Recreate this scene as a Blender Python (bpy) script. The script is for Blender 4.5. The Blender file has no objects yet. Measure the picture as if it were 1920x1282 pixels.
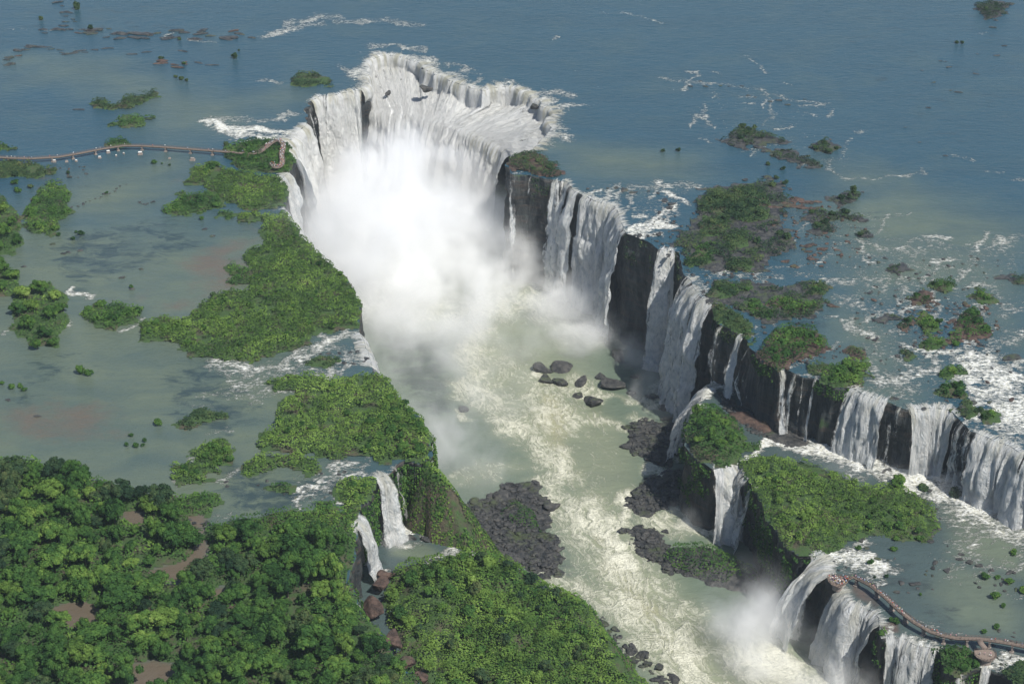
import bpy, bmesh, math, random
import numpy as np
from mathutils import Vector, Matrix

# ------------------------------------------------------------------ camera, sky, sun, exposure
S = bpy.context.scene
COL = S.collection
H = 580.0                     # camera height above the upper river (z = 0)
PITCH = math.radians(29.0)
FPX = 3635.0                  # focal length in pixels of the 1920 px wide photograph
cam_d = bpy.data.cameras.new('camera'); cam = bpy.data.objects.new('camera', cam_d); COL.objects.link(cam)
cam.location = (0, 0, H); cam.rotation_euler = (math.pi/2 - PITCH, 0, 0)
cam_d.sensor_width = 36.0; cam_d.lens = 18.0/(960.0/FPX)
cam_d.clip_start = 1.0; cam_d.clip_end = 30000.0
S.camera = cam

SUN_EL, SUN_AZ = math.radians(54), math.radians(136)   # azimuth measured from +Y (away from the camera) towards +X
w = bpy.data.worlds.new('World'); S.world = w; w.use_nodes = True
nt = w.node_tree
for n in list(nt.nodes): nt.nodes.remove(n)
sky = nt.nodes.new('ShaderNodeTexSky'); sky.sky_type = 'NISHITA'; sky.sun_disc = False
sky.sun_elevation = SUN_EL; sky.sun_rotation = SUN_AZ; sky.altitude = 700; sky.dust_density = 1.2
bg = nt.nodes.new('ShaderNodeBackground'); bg.inputs[1].default_value = 0.096
wo = nt.nodes.new('ShaderNodeOutputWorld')
nt.links.new(sky.outputs[0], bg.inputs[0]); nt.links.new(bg.outputs[0], wo.inputs[0])
sd_ = bpy.data.lights.new('sun', 'SUN'); sun = bpy.data.objects.new('sun', sd_); COL.objects.link(sun)
sd_.energy = 5.0; sd_.angle = math.radians(0.53); sd_.color = (1.0, 0.955, 0.87)
sdir = Vector((math.sin(SUN_AZ)*math.cos(SUN_EL), math.cos(SUN_AZ)*math.cos(SUN_EL), math.sin(SUN_EL)))
sun.rotation_euler = sdir.to_track_quat('Z', 'Y').to_euler(); sun.location = (0, 900, 900)
S.view_settings.view_transform = 'Standard'; S.view_settings.look = 'None'
S.view_settings.gamma = 1.0; S.view_settings.exposure = 0.42; S.view_settings.use_curve_mapping = False
S.render.engine = 'CYCLES'
cy = S.cycles
cy.max_bounces = 28; cy.diffuse_bounces = 3; cy.glossy_bounces = 2; cy.transmission_bounces = 3
cy.transparent_max_bounces = 24; cy.volume_bounces = 24; cy.volume_step_rate = 1.0; cy.volume_max_steps = 256
cy.use_denoising = True
cy.caustics_reflective = False; cy.caustics_refractive = False

# ------------------------------------------------------------------ pixel of the photograph -> point on a level of the site
GZ, TZ, LZ = -86.0, -42.0, -38.0     # gorge floor, middle tier on the right, shelf on the left
def P(px, py, z=0.0):
    dx, dy = (px-960.0)/FPX, (641.0-py)/FPX
    c, s = math.cos(PITCH), math.sin(PITCH)
    d = (dx, c + dy*s, -s + dy*c)
    t = (z-H)/d[2]
    return (d[0]*t, d[1]*t)
def PP(pts, z=0.0): return np.array([P(a, b, z) for a, b in pts])

# ------------------------------------------------------------------ numeric helpers
def _h(ix, iy, seed):
    with np.errstate(over='ignore'):
        n = ix.astype(np.int64)*374761393 + iy.astype(np.int64)*668265263 + seed*1442695041
        n = (n ^ (n >> 13))*1274126177
        n = n ^ (n >> 16)
    return (n & 0xffff)/65535.0
def vn(x, y, seed=0):
    x = np.asarray(x, float); y = np.asarray(y, float)
    ix = np.floor(x); iy = np.floor(y); fx = x-ix; fy = y-iy
    fx = fx*fx*(3-2*fx); fy = fy*fy*(3-2*fy)
    a = _h(ix, iy, seed); b = _h(ix+1, iy, seed); c = _h(ix, iy+1, seed); d = _h(ix+1, iy+1, seed)
    return (a*(1-fx)+b*fx)*(1-fy)+(c*(1-fx)+d*fx)*fy
def fbm(x, y, seed=0, o=4):
    v = 0; a = .5; t = 0
    for k in range(o):
        v = v+a*vn(x*2**k, y*2**k, seed+k*17); t += a; a *= .5
    return v/t
def sstep(a, b, x):
    t = np.clip((x-a)/(b-a), 0, 1); return t*t*(3-2*t)
def jit(p):                                            # the same small crookedness for every edge line of the site
    p = np.asarray(p, float)
    x, y = p[:, 0], p[:, 1]
    jx = 3.2*(fbm(x/9, y/9, 5, 3)-.5)*1.6; jy = 3.2*(fbm(x/9, y/9, 95, 3)-.5)*1.6
    g = 1+1.1*sstep(1230, 1330, y)
    return np.stack([x+jx*g, y+jy*g], 1)
def resample(p, ds, closed=False):
    p = np.asarray(p, float)
    if closed: p = np.vstack([p, p[:1]])
    L = np.r_[0, np.cumsum(np.hypot(*np.diff(p, axis=0).T))]
    n = max(2, int(L[-1]/ds)+1)
    t = np.linspace(0, L[-1], n)
    q = np.stack([np.interp(t, L, p[:, k]) for k in range(p.shape[1])], 1)
    return q[:-1] if closed else q
def resample_n(p, n):
    p = np.asarray(p, float)
    L = np.r_[0, np.cumsum(np.sqrt((np.diff(p, axis=0)**2).sum(1)))]
    t = np.linspace(0, L[-1], n)
    return np.stack([np.interp(t, L, p[:, k]) for k in range(p.shape[1])], 1)
def smooth(a, k, closed=False):
    for _ in range(k):
        b = a.copy()
        b[1:-1] = (a[:-2]+2*a[1:-1]+a[2:])/4
        a = b
    return a
def line_dist(X, Y, p, reach):
    """distance to an open polyline, inf beyond reach"""
    out = np.full(X.shape, np.inf)
    bx = (X > p[:, 0].min()-reach) & (X < p[:, 0].max()+reach) & (Y > p[:, 1].min()-reach) & (Y < p[:, 1].max()+reach)
    if not bx.any(): return out
    xs, ys = X[bx], Y[bx]; d = np.full(xs.shape, np.inf)
    for a, b in zip(p[:-1], p[1:]):
        m = (xs > min(a[0], b[0])-reach) & (xs < max(a[0], b[0])+reach) & (ys > min(a[1], b[1])-reach) & (ys < max(a[1], b[1])+reach)
        if not m.any(): continue
        vx, vy = b-a; l2 = vx*vx+vy*vy+1e-9
        t = np.clip(((xs[m]-a[0])*vx+(ys[m]-a[1])*vy)/l2, 0, 1)
        d[m] = np.minimum(d[m], np.hypot(xs[m]-a[0]-t*vx, ys[m]-a[1]-t*vy))
    out[bx] = d
    return out
def inside(X, Y, poly):
    c = np.zeros(X.shape, bool)
    bx = (X >= poly[:, 0].min()) & (X <= poly[:, 0].max()) & (Y >= poly[:, 1].min()) & (Y <= poly[:, 1].max())
    xs, ys = X[bx], Y[bx]; cc = np.zeros(xs.shape, bool)
    q = np.vstack([poly, poly[:1]])
    for a, b in zip(q[:-1], q[1:]):
        if a[1] == b[1]: continue
        m = (a[1] > ys) != (b[1] > ys)
        cc ^= m & (xs < (b[0]-a[0])*(ys-a[1])/(b[1]-a[1])+a[0])
    c[bx] = cc
    return c
def sdf(X, Y, poly, reach):
    d = line_dist(X, Y, np.vstack([poly, poly[:1]]), reach)
    d = np.minimum(d, reach)
    return np.where(inside(X, Y, poly), d, -d)
def nearest_on(x, y, poly):
    q = np.vstack([poly, poly[:1]])
    bd = np.full(x.shape, np.inf); bx = x.copy(); by = y.copy()
    for a, b in zip(q[:-1], q[1:]):
        vx, vy = b-a; l2 = vx*vx+vy*vy+1e-9
        t = np.clip(((x-a[0])*vx+(y-a[1])*vy)/l2, 0, 1)
        nx = a[0]+t*vx; ny = a[1]+t*vy
        d = np.hypot(x-nx, y-ny); m = d < bd
        bd[m] = d[m]; bx[m] = nx[m]; by[m] = ny[m]
    return bx, by

# ------------------------------------------------------------------ mesh and object helpers
def np_mesh(name, V, F, mats=(), attrs=None, smooth_=True, fmat=None):
    V = np.asarray(V, np.float32); F = np.asarray(F, np.int32); k = F.shape[1]
    me = bpy.data.meshes.new(name)
    me.vertices.add(len(V)); me.vertices.foreach_set('co', V.ravel())
    me.loops.add(F.size); me.loops.foreach_set('vertex_index', F.ravel())
    me.polygons.add(len(F)); me.polygons.foreach_set('loop_start', np.arange(0, F.size, k, dtype=np.int32))
    me.polygons.foreach_set('loop_total', np.full(len(F), k, np.int32))
    if smooth_: me.polygons.foreach_set('use_smooth', np.ones(len(F), bool))
    for m in mats: me.materials.append(m)
    if fmat is not None: me.polygons.foreach_set('material_index', np.asarray(fmat, np.int32))
    for n, a in (attrs or {}).items():
        at = me.attributes.new(n, 'FLOAT', 'POINT'); at.data.foreach_set('value', np.asarray(a, np.float32))
    me.update(calc_edges=True)
    return me
def grid_faces(r, c):
    i = np.arange(r*c).reshape(r, c)
    return np.stack([i[:-1, :-1], i[:-1, 1:], i[1:, 1:], i[1:, :-1]], -1).reshape(-1, 4)
def link(name, data, parent=None, loc=(0, 0, 0), rz=0.0, sc=None):
    o = bpy.data.objects.new(name, data); COL.objects.link(o)
    o.location = loc
    if rz: o.rotation_euler = (0, 0, rz)
    if sc is not None: o.scale = sc if hasattr(sc, '__len__') else (sc, sc, sc)
    if parent: o.parent = parent
    return o
def tag(o, label, cat=None, group=None, kind=None):
    o['label'] = label
    if cat: o['category'] = cat
    if group: o['group'] = group
    if kind: o['kind'] = kind
    return o

# ------------------------------------------------------------------ materials
class NT:
    def __init__(s, name):
        s.m = bpy.data.materials.new(name); s.m.use_nodes = True; s.t = s.m.node_tree
        for n in list(s.t.nodes): s.t.nodes.remove(n)
        s.out = s.t.nodes.new('ShaderNodeOutputMaterial')
    def n(s, ty, **kw):
        x = s.t.nodes.new('ShaderNode'+ty)
        for k, v in kw.items(): setattr(x, k, v)
        return x
    def put(s, sock, v):
        if isinstance(v, bpy.types.NodeSocket): s.t.links.new(v, sock)
        elif hasattr(v, '__len__') and len(v) == 3 and sock.type == 'RGBA': sock.default_value = (*v, 1)
        else: sock.default_value = v
    def math(s, op, a, b=0.0, c=0.0, clamp=False):
        x = s.n('Math', operation=op, use_clamp=clamp); s.put(x.inputs[0], a); s.put(x.inputs[1], b)
        if len(x.inputs) > 2: s.put(x.inputs[2], c)
        return x.outputs[0]
    def mix(s, f, a, b, mode='MIX'):
        x = s.n('Mix', data_type='RGBA', blend_type=mode); s.put(x.inputs[0], f); s.put(x.inputs[6], a); s.put(x.inputs[7], b)
        return x.outputs[2]
    def attr(s, name): return s.n('Attribute', attribute_name=name).outputs['Fac']
    def pos(s): return s.n('NewGeometry').outputs['Position']
    def obj(s): return s.n('TexCoord').outputs['Object']
    def vmul(s, v, k):
        x = s.n('VectorMath', operation='MULTIPLY'); s.put(x.inputs[0], v); x.inputs[1].default_value = k
        return x.outputs[0]
    def vadd(s, a, b):
        x = s.n('VectorMath', operation='ADD'); s.put(x.inputs[0], a); s.put(x.inputs[1], b)
        return x.outputs[0]
    def comb(s, x_, y_, z_=0.0):
        x = s.n('CombineXYZ'); s.put(x.inputs[0], x_); s.put(x.inputs[1], y_); s.put(x.inputs[2], z_); return x.outputs[0]
    def noise(s, v, sc=1.0, det=4.0, ro=.55, dist=0.0, col=False):
        x = s.n('TexNoise'); s.put(x.inputs['Vector'], v); s.put(x.inputs['Scale'], sc); x.inputs['Detail'].default_value = det
        x.inputs['Roughness'].default_value = ro; x.inputs['Distortion'].default_value = dist
        return x.outputs['Color' if col else 'Fac']
    def ms(s, v, a, b, lo=0.0, hi=1.0, smooth=True):
        x = s.n('MapRange', interpolation_type='SMOOTHSTEP' if smooth else 'LINEAR'); s.put(x.inputs[0], v)
        s.put(x.inputs[1], a); s.put(x.inputs[2], b); s.put(x.inputs[3], lo); s.put(x.inputs[4], hi)
        return x.outputs[0]
    def ramp(s, f, stops):
        x = s.n('ValToRGB'); e = x.color_ramp.elements
        while len(e) < len(stops): e.new(0.5)
        for q, (p, c) in zip(e, stops): q.position = p; q.color = (*c, 1)
        s.put(x.inputs[0], f); return x.outputs[0]
    def bump(s, h, st=.5, dist=1.0):
        x = s.n('Bump'); s.put(x.inputs['Height'], h); s.put(x.inputs['Strength'], st); x.inputs['Distance'].default_value = dist
        return x.outputs[0]
    def princ(s, col, rough=.5, nrm=None, spec=None, **kw):
        x = s.n('BsdfPrincipled'); s.put(x.inputs['Base Color'], col); s.put(x.inputs['Roughness'], rough)
        if nrm is not None: s.put(x.inputs['Normal'], nrm)
        if spec is not None: s.put(x.inputs['Specular IOR Level'], spec)
        return x.outputs[0]
    def surf(s, sh): s.t.links.new(sh, s.out.inputs[0]); return s.m
    def mixs(s, f, a, b):
        x = s.n('MixShader'); s.put(x.inputs[0], f); s.t.links.new(a, x.inputs[1]); s.t.links.new(b, x.inputs[2]); return x.outputs[0]

def mat_river(name, deep, silt, brown, weed_shade, ridge=False, foamcol=(.80, .81, .78)):
    k = NT(name); p = k.pos()
    warp = k.vmul(k.noise(k.vmul(p, (1, 1, 1)), .035, 3, .5, col=True), (22, 22, 0))
    big = k.noise(p, .018, 5, .6); cur = k.noise(k.vadd(k.vmul(p, (.22, 1, 1)), k.vmul(k.noise(p, .03, 2, .5, col=True), (30, 30, 0))), .035, 6, .62)
    fine = k.noise(k.vmul(p, (.6, 1, 1)), .42, 6, .72)
    fine2 = k.noise(k.vmul(p, (.6, 1, 1)), .95, 4, .65)
    col = k.mix(k.math('MULTIPLY_ADD', big, .9, k.math('SUBTRACT', k.attr('silt'), .45), clamp=True), deep, silt)
    col = k.mix(k.ms(cur, .30, .70, .42, 0), col, k.mix(.45, deep, weed_shade))
    b = k.ms(k.math('ADD', k.math('MULTIPLY', k.attr('brown'), 1.1), k.math('MULTIPLY', k.math('SUBTRACT', k.noise(p, .05, 5, .65), .5), 1.2)), .3, .9)
    col = k.mix(b, col, brown)
    wn = k.noise(k.vadd(k.vmul(p, (.45, 1, 1)), k.vmul(k.noise(p, .05, 2, .5, col=True), (16, 16, 0))), .11, 8, .72)
    wv = k.ms(k.math('ADD', k.math('MULTIPLY', k.attr('weed_shade'), .85), k.math('MULTIPLY', k.math('SUBTRACT', wn, .5), 2.4)), .42, .95)
    col = k.mix(k.math('MULTIPLY', wv, .8), col, weed_shade)
    col = k.mix(k.math('MULTIPLY', k.math('SUBTRACT', fine, .5), .35), col, k.mix(1, (1, 1, 1), col, 'MULTIPLY'))
    if ridge:
        sp = k.n('SeparateXYZ'); k.t.links.new(p, sp.inputs[0])
        ac = k.math('ADD', k.math('MULTIPLY', sp.outputs[0], .94), k.math('MULTIPLY', sp.outputs[1], .33)); al = k.math('SUBTRACT', k.math('MULTIPLY', sp.outputs[1], .94), k.math('MULTIPLY', sp.outputs[0], .33))
        q = k.vadd(k.comb(ac, k.math('MULTIPLY', al, .5)), warp)
        fine = k.noise(k.vadd(k.comb(ac, k.math('MULTIPLY', al, .36)), k.vmul(k.noise(p, .06, 2, .5, col=True), (14, 14, 0))), .42, 6, .70)
        r1 = k.math('SUBTRACT', 1.0, k.math('MULTIPLY', k.math('ABSOLUTE', k.math('SUBTRACT', k.noise(q, .085, 4, .6, 1.5), .5)), 7.0))
        r2 = k.math('SUBTRACT', 1.0, k.math('MULTIPLY', k.math('ABSOLUTE', k.math('SUBTRACT', k.noise(q, .21, 4, .6, 1.2), .5)), 6.0))
        f = k.math('ADD', k.math('MULTIPLY', k.attr('foam'), 1.05), k.math('MULTIPLY', k.math('SUBTRACT', r1, .35), .36))
        f = k.math('ADD', f, k.math('MULTIPLY', k.math('SUBTRACT', r2, .4), .28))
        f = k.math('ADD', f, k.math('MULTIPLY', k.math('SUBTRACT', fine, .5), 1.2))
        col = k.mix(k.ms(k.attr('foam'), 0, .8, 0, .55), col, (.30, .31, .21))
    else:
        f = k.math('ADD', k.math('MULTIPLY', k.attr('foam'), 1.08), k.math('MULTIPLY', k.math('SUBTRACT', fine, .5), k.ms(k.attr('foam'), .0, .3, 1.0, 2.5)))
        f = k.math('ADD', f, k.math('MULTIPLY', k.math('SUBTRACT', fine2, .5), .9))
    fm = k.math('MULTIPLY', k.ms(f, .46, 1.12 if not ridge else 1.32), .95 if not ridge else .88)
    col = k.mix(fm, col, k.mix(k.ms(fine2, .35, .6), (.62, .61, .50), foamcol))
    hgt = k.math('ADD', k.math('MULTIPLY', k.noise(k.vmul(p, (.5, 1.2, 1)), .22, 4, .6), .7), k.math('MULTIPLY', fine2, .35))
    hgt = k.math('ADD', hgt, k.math('MULTIPLY', fm, k.math('MULTIPLY', fine2, 2.2)))
    nrm = k.bump(hgt, .95, 1.0)
    rough = k.ms(fm, 0, 1, .16, .9, False)
    return k.surf(k.princ(col, rough, nrm, k.ms(fm, 0, 1, .38, .1, False)))

def mat_fall(name, grey=(.60, .645, .665), olive=.5, dense=1.0):
    k = NT(name); u, v, e = k.attr('u'), k.attr('v'), k.attr('cover')
    rope = k.noise(k.comb(k.math('MULTIPLY', u, .17), k.math('MULTIPLY', v, .016)), 1.0, 3, .55, .5)
    st = k.noise(k.comb(k.math('MULTIPLY', u, .55), k.math('MULTIPLY', v, .035)), 1.0, 4, .6, .4)
    st2 = k.noise(k.comb(k.math('MULTIPLY', u, .95), k.math('MULTIPLY', v, .16)), 1.0, 6, .72, .5)
    cl = k.noise(k.comb(k.math('MULTIPLY', u, .42), k.math('MULTIPLY', v, .17)), 1.0, 6, .68, .9)
    s = k.math('ADD', k.math('MULTIPLY', k.math('SUBTRACT', rope, .5), 1.9), k.math('MULTIPLY', k.math('SUBTRACT', st, .5), 1.3))
    s = k.math('ADD', s, k.math('MULTIPLY', k.math('SUBTRACT', st2, .5), 1.1))
    s = k.math('ADD', s, k.math('MULTIPLY', k.math('SUBTRACT', cl, .5), .8))
    a = k.ms(k.math('ADD', k.math('SUBTRACT', e, .5), k.math('MULTIPLY', s, dense)), -.26, .26)
    white = k.mix(k.ms(k.math('ADD', st2, cl), .72, 1.22), grey, (.94, .94, .92))
    ol = k.math('MULTIPLY', k.attr('lip'), k.ms(k.math('ADD', rope, k.math('MULTIPLY', st2, .25)), .56, .76))
    white = k.mix(k.math('MULTIPLY', ol, olive), white, (.30, .27, .09))
    nrm = k.bump(k.math('ADD', k.math('MULTIPLY', st2, 1.2), k.math('MULTIPLY', cl, 2.2)), 1.0, 1.6)
    d = k.n('BsdfDiffuse'); k.put(d.inputs[0], white); k.put(d.inputs['Normal'], nrm)
    t = k.n('BsdfTranslucent'); k.put(t.inputs[0], white)
    tr = k.n('BsdfTransparent')
    return k.surf(k.mixs(a, tr.outputs[0], k.mixs(.38, d.outputs[0], t.outputs[0])))

def mat_rock(name, dark, light, moss, mossamt=.5, rough=.6, vert=True):
    k = NT(name); p = k.pos(); g = k.n('NewGeometry')
    ps = k.vmul(p, (1, 1, .22)) if vert else p
    a = k.noise(ps, .28, 6, .65); b = k.noise(p, .06, 4, .6); c = k.noise(ps, 1.3, 4, .7)
    lay = k.noise(k.vmul(p, (.12, .12, 1.0)), .35, 5, .7)
    col = k.mix(k.ms(a, .35, .68), dark, light)
    col = k.mix(k.ms(c, .5, .75, 0, .5), col, dark)
    if vert: col = k.mix(k.ms(lay, .48, .66, 0, .6), col, (.085, .060, .046))
    sx = k.n('SeparateXYZ'); k.t.links.new(g.outputs['Normal'], sx.inputs[0])
    mm = k.math('ADD', k.math('MULTIPLY', sx.outputs[2], .5), k.math('ADD', k.math('MULTIPLY', k.math('SUBTRACT', b, .5), 2.0), k.math('MULTIPLY', k.math('SUBTRACT', a, .5), 1.2)))
    col = k.mix(k.ms(mm, .55-mossamt, 1.0-mossamt), col, moss)
    nrm = k.bump(k.math('ADD', k.math('ADD', a, k.math('MULTIPLY', c, .4)), k.math('MULTIPLY', k.noise(k.vmul(p, (.12, .12, 1.0)), .35, 5, .7), .9 if vert else 0.0)), .9, 1.6)
    return k.surf(k.princ(col, rough, nrm, .35))

def mat_leaf(name, stops, trans=.3):
    k = NT(name)
    oi = k.n('ObjectInfo').outputs['Random']
    f = k.math('ADD', k.math('MULTIPLY', k.attr('tint'), .70), k.math('MULTIPLY', oi, .30), clamp=True)
    big = k.noise(k.pos(), .035, 4, .6)
    f = k.math('ADD', f, k.math('MULTIPLY', k.math('SUBTRACT', big, .5), 1.5), clamp=True)
    col = k.ramp(f, stops)
    d = k.n('BsdfDiffuse'); k.put(d.inputs[0], col)
    t = k.n('BsdfTranslucent'); k.put(t.inputs[0], k.mix(1.0, col, (1.0, 1.0, .55), 'MULTIPLY'))
    return k.surf(k.mixs(trans, d.outputs[0], t.outputs[0]))

def mat_plain(name, col, rough=.8, var=.3, sc=1.5):
    k = NT(name); n = k.noise(k.pos(), sc, 4, .6)
    c = k.mix(k.ms(n, .3, .7), tuple(x*(1-var) for x in col), tuple(min(1, x*(1+var)) for x in col))
    return k.surf(k.princ(c, rough, k.bump(n, .3, .2)))

def mat_mist(name, dens, nscale=.019, lo=.40, hi=.64, soft=.95, base=.08):
    k = NT(name); o = k.obj()
    x = k.n('VectorMath', operation='LENGTH'); k.t.links.new(o, x.inputs[0])
    p = k.pos(); q = k.vadd(p, k.vmul(k.noise(p, .02, 2, .5, col=True), (25, 25, 25)))
    nz = k.noise(q, nscale, 6, .64)
    r = k.math('ADD', x.outputs['Value'], k.math('MULTIPLY', k.math('SUBTRACT', nz, .5), -1.5))
    fall = k.ms(r, 1.0-soft, 1.0, 1.0, 0.0)
    edge = k.ms(x.outputs['Value'], .72, 1.0, 1.0, 0.0)
    d = k.math('MULTIPLY', k.math('MULTIPLY', fall, edge), k.ms(nz, lo, hi, base, 1.0))
    d = k.math('MULTIPLY', d, dens)
    v = k.n('VolumeScatter'); k.put(v.inputs['Color'], (.972, .980, .981)); k.put(v.inputs['Density'], d); v.inputs['Anisotropy'].default_value = 0.0
    k.t.links.new(v.outputs[0], k.out.inputs['Volume'])
    k.m.cycles.volume_sampling = 'MULTIPLE_IMPORTANCE'
    return k.m

M = {}
M['river'] = mat_river('river_water', (.019, .056, .080), (.094, .116, .078), (.095, .078, .058), (.015, .030, .036))
M['tier'] = mat_river('tier_water', (.050, .074, .074), (.112, .138, .098), (.085, .066, .058), (.028, .036, .038))
M['gorge'] = mat_river('gorge_water', (.100, .132, .098), (.165, .185, .122), (.24, .23, .14), (.050, .064, .060), True, (.80, .79, .66))
M['fall'] = mat_fall('falling_water', olive=.35)
M['fall_throat'] = mat_fall('thick_falling_water', (.76, .78, .765), olive=.55, dense=.8)
M['cliff'] = mat_rock('basalt_cliff', (.012, .017, .020), (.050, .056, .056), (.032, .060, .020), .24, .55)
M['boulder'] = mat_rock('dark_basalt', (.018, .020, .022), (.070, .068, .064), (.045, .060, .025), .05, .5, False)
M['redrock'] = mat_rock('reddish_basalt', (.034, .023, .019), (.100, .064, .050), (.045, .055, .024), .02, .7, False)
M['soil'] = mat_rock('islet_soil', (.040, .040, .026), (.105, .078, .055), (.035, .070, .020), .45, .9, False)
GR = [(0, (.014, .034, .016)), (.3, (.032, .078, .024)), (.6, (.065, .135, .034)), (.85, (.115, .195, .042)), (1, (.17, .25, .06))]
M['leaf'] = mat_leaf('forest_leaves', GR)
M['leaf_bright'] = mat_leaf('thicket_leaves', [(0, (.022, .052, .018)), (.3, (.065, .122, .030)), (.6, (.118, .195, .044)), (.85, (.170, .262, .060)), (1, (.23, .31, .09))])
M['leaf_dull'] = mat_leaf('dull_leaves', [(0, (.012, .028, .018)), (.35, (.026, .054, .030)), (.65, (.055, .092, .038)), (1, (.115, .135, .055))])  # darker leaf set; on the mid right scrub it carries painted cloud shade
M['bark'] = mat_plain('bark', (.10, .085, .065))
# ------------------------------------------------------------------ edge lines of the three levels
RIM_PX = [(930,1480),(850,1360),(791,1282),(741,1238),(717,1187),(684,1154),(652,1092),(656,1070),(660,1050),(668,1000),(674,964),(688,938),(702,912),(698,901),
 (708,896),(722,893),(735,882),(742,871),(752,866),(768,862),(790,868),(811,853),(803,812),(792,790),(770,765),(745,740),(722,712),(704,700),(697,690),
 (688,655),(672,622),(677,600),(670,560),(655,530),(640,514),(610,490),(590,470),(570,450),(555,425),(541,405),(534,390),(537,370),(537,345),(536,328),(542,318),
 (545,300),(542,280),(548,262),(562,246),(576,232),(571,212),(577,195),(586,188),(600,183),(640,175),(683,167),(690,150),(686,130),(697,110),(720,104),(760,108),
 (790,123),(822,140),(850,155),(880,164),(905,172),(940,161),(970,168),(1000,180),(1015,198),(1030,212),(1026,240),(1020,257),(1005,273),(985,283),(966,290),
 (952,302),(953,322),(966,327),(990,330),(1012,333),(1036,336),(1062,339),(1090,366),(1120,377),(1153,386),(1160,404),(1164,425),(1174,438),(1195,445),(1220,455),
 (1234,467),(1254,470),(1272,471),(1279,495),(1284,517),(1298,527),(1309,550),(1326,567),(1340,575),(1344,595),(1352,607),(1366,617),(1383,625),(1396,630),(1402,650),(1416,660),
 (1428,676),(1444,686),(1461,693),(1476,692),(1488,701),(1504,707),(1528,708),(1545,720),(1572,728),(1592,723),(1625,740),(1665,757),(1700,768),(1740,765),(1780,768),
 (1800,785),(1815,805),(1850,818),(1890,838),(1920,850),(2000,880),(2200,940),(2500,1000)]
TIER_PX = [(1372,676),(1345,705),(1334,722),(1315,742),(1297,768),(1288,800),(1284,838),(1297,853),(1315,866),(1337,879),(1360,871),(1383,869),(1393,885),(1404,900),(1418,916),
 (1430,950),(1441,976),(1455,993),(1468,1020),(1495,1042),(1531,1042),(1541,1058),(1548,1078),(1556,1094),(1573,1105),(1592,1130),(1615,1137),(1648,1155),(1642,1182),(1652,1198),
 (1662,1196),(1699,1197),(1730,1211),(1762,1221),(1768,1240),(1784,1264),(1806,1264),(1822,1256),(1840,1252),(1862,1256),(1885,1264),(1930,1300),(2010,1350),(2200,1420)]
SHELF_PX = [(1210,1440),(1180,1330),(1165,1290),(1145,1240),(1118,1180),(1075,1130),(1010,1088),(950,1066),(905,1054),(884,1030),(868,1006),(856,988),(846,966)]

rim = jit(resample(PP(RIM_PX), 2.0))
tierrim = jit(resample(PP(TIER_PX, TZ), 2.0))
shelfrim = jit(resample(PP(SHELF_PX, LZ), 2.0))
hole = np.vstack([rim, PP([(2500,1600),(930,1600)])])
tierpoly = np.vstack([tierrim, PP([(2500,1420),(2500,850),(1700,560),(1430,600)], TZ)])
shelfpoly = np.vstack([shelfrim, PP([(780,840),(690,900),(600,1060),(600,1440)], LZ)])

class Raster:
    def __init__(s, poly, x0, x1, y0, y1, sign):
        s.x0, s.y0 = x0, y0; X, Y = np.meshgrid(np.arange(x0, x1), np.arange(y0, y1)); s.a = sign*sdf(X, Y, poly, 14)
    def __call__(s, x, y):
        fx = np.clip(x-s.x0, 0, s.a.shape[1]-1.01); fy = np.clip(y-s.y0, 0, s.a.shape[0]-1.01); i = fx.astype(int); j = fy.astype(int); u = fx-i; v = fy-j; a = s.a
        return (a[j, i]*(1-u)+a[j, i+1]*u)*(1-v)+(a[j+1, i]*(1-u)+a[j+1, i+1]*u)*v
CLIP_U = Raster(hole, -260, 330, 640, 1560, -1); CLIP_T = Raster(tierpoly, 50, 330, 640, 1120, 1)
def axis(lo, hi, d, far0, far1):
    a = list(np.arange(lo, hi+d, d)); s = d
    while a[0] > far0: s *= 1.35; a.insert(0, a[0]-s)
    s = d
    while a[-1] < far1: s *= 1.35; a.append(a[-1]+s)
    return np.array(a)
def sheet(name, xs, ys, keep_poly, invert, z, paint, mat, label, near=None):
    X, Y = np.meshgrid(xs, ys); sh = X.shape
    ins = inside(X, Y, keep_poly)
    if invert: ins = ~ins
    I = np.arange(X.size).reshape(sh)
    F = np.stack([I[:-1, :-1], I[:-1, 1:], I[1:, 1:], I[1:, :-1]], -1).reshape(-1, 4)
    fi = ins.ravel()[F]; F = F[fi.any(1)]
    used = np.unique(F)
    x, y = X.ravel()[used].copy(), Y.ravel()[used].copy(); out = ~ins.ravel()[used]
    if out.any(): x[out], y[out] = nearest_on(x[out], y[out], keep_poly)
    rm = np.full(X.size, -1); rm[used] = np.arange(len(used)); F = rm[F]
    at = paint(x, y)
    zz = z+.35*(fbm(x/7, y/4, 41, 3)-.5)*at.get('rough', 1)+at.pop('dz', 0)
    if np.ndim(zz) == 0: zz = np.full(x.shape, zz)
    zz = np.where(out, z-.05, zz)
    at.pop('rough', None)
    o = link(name, np_mesh(name, np.stack([x, y, zz], 1), F, [mat], at))
    return tag(o, label, kind='structure')

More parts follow.
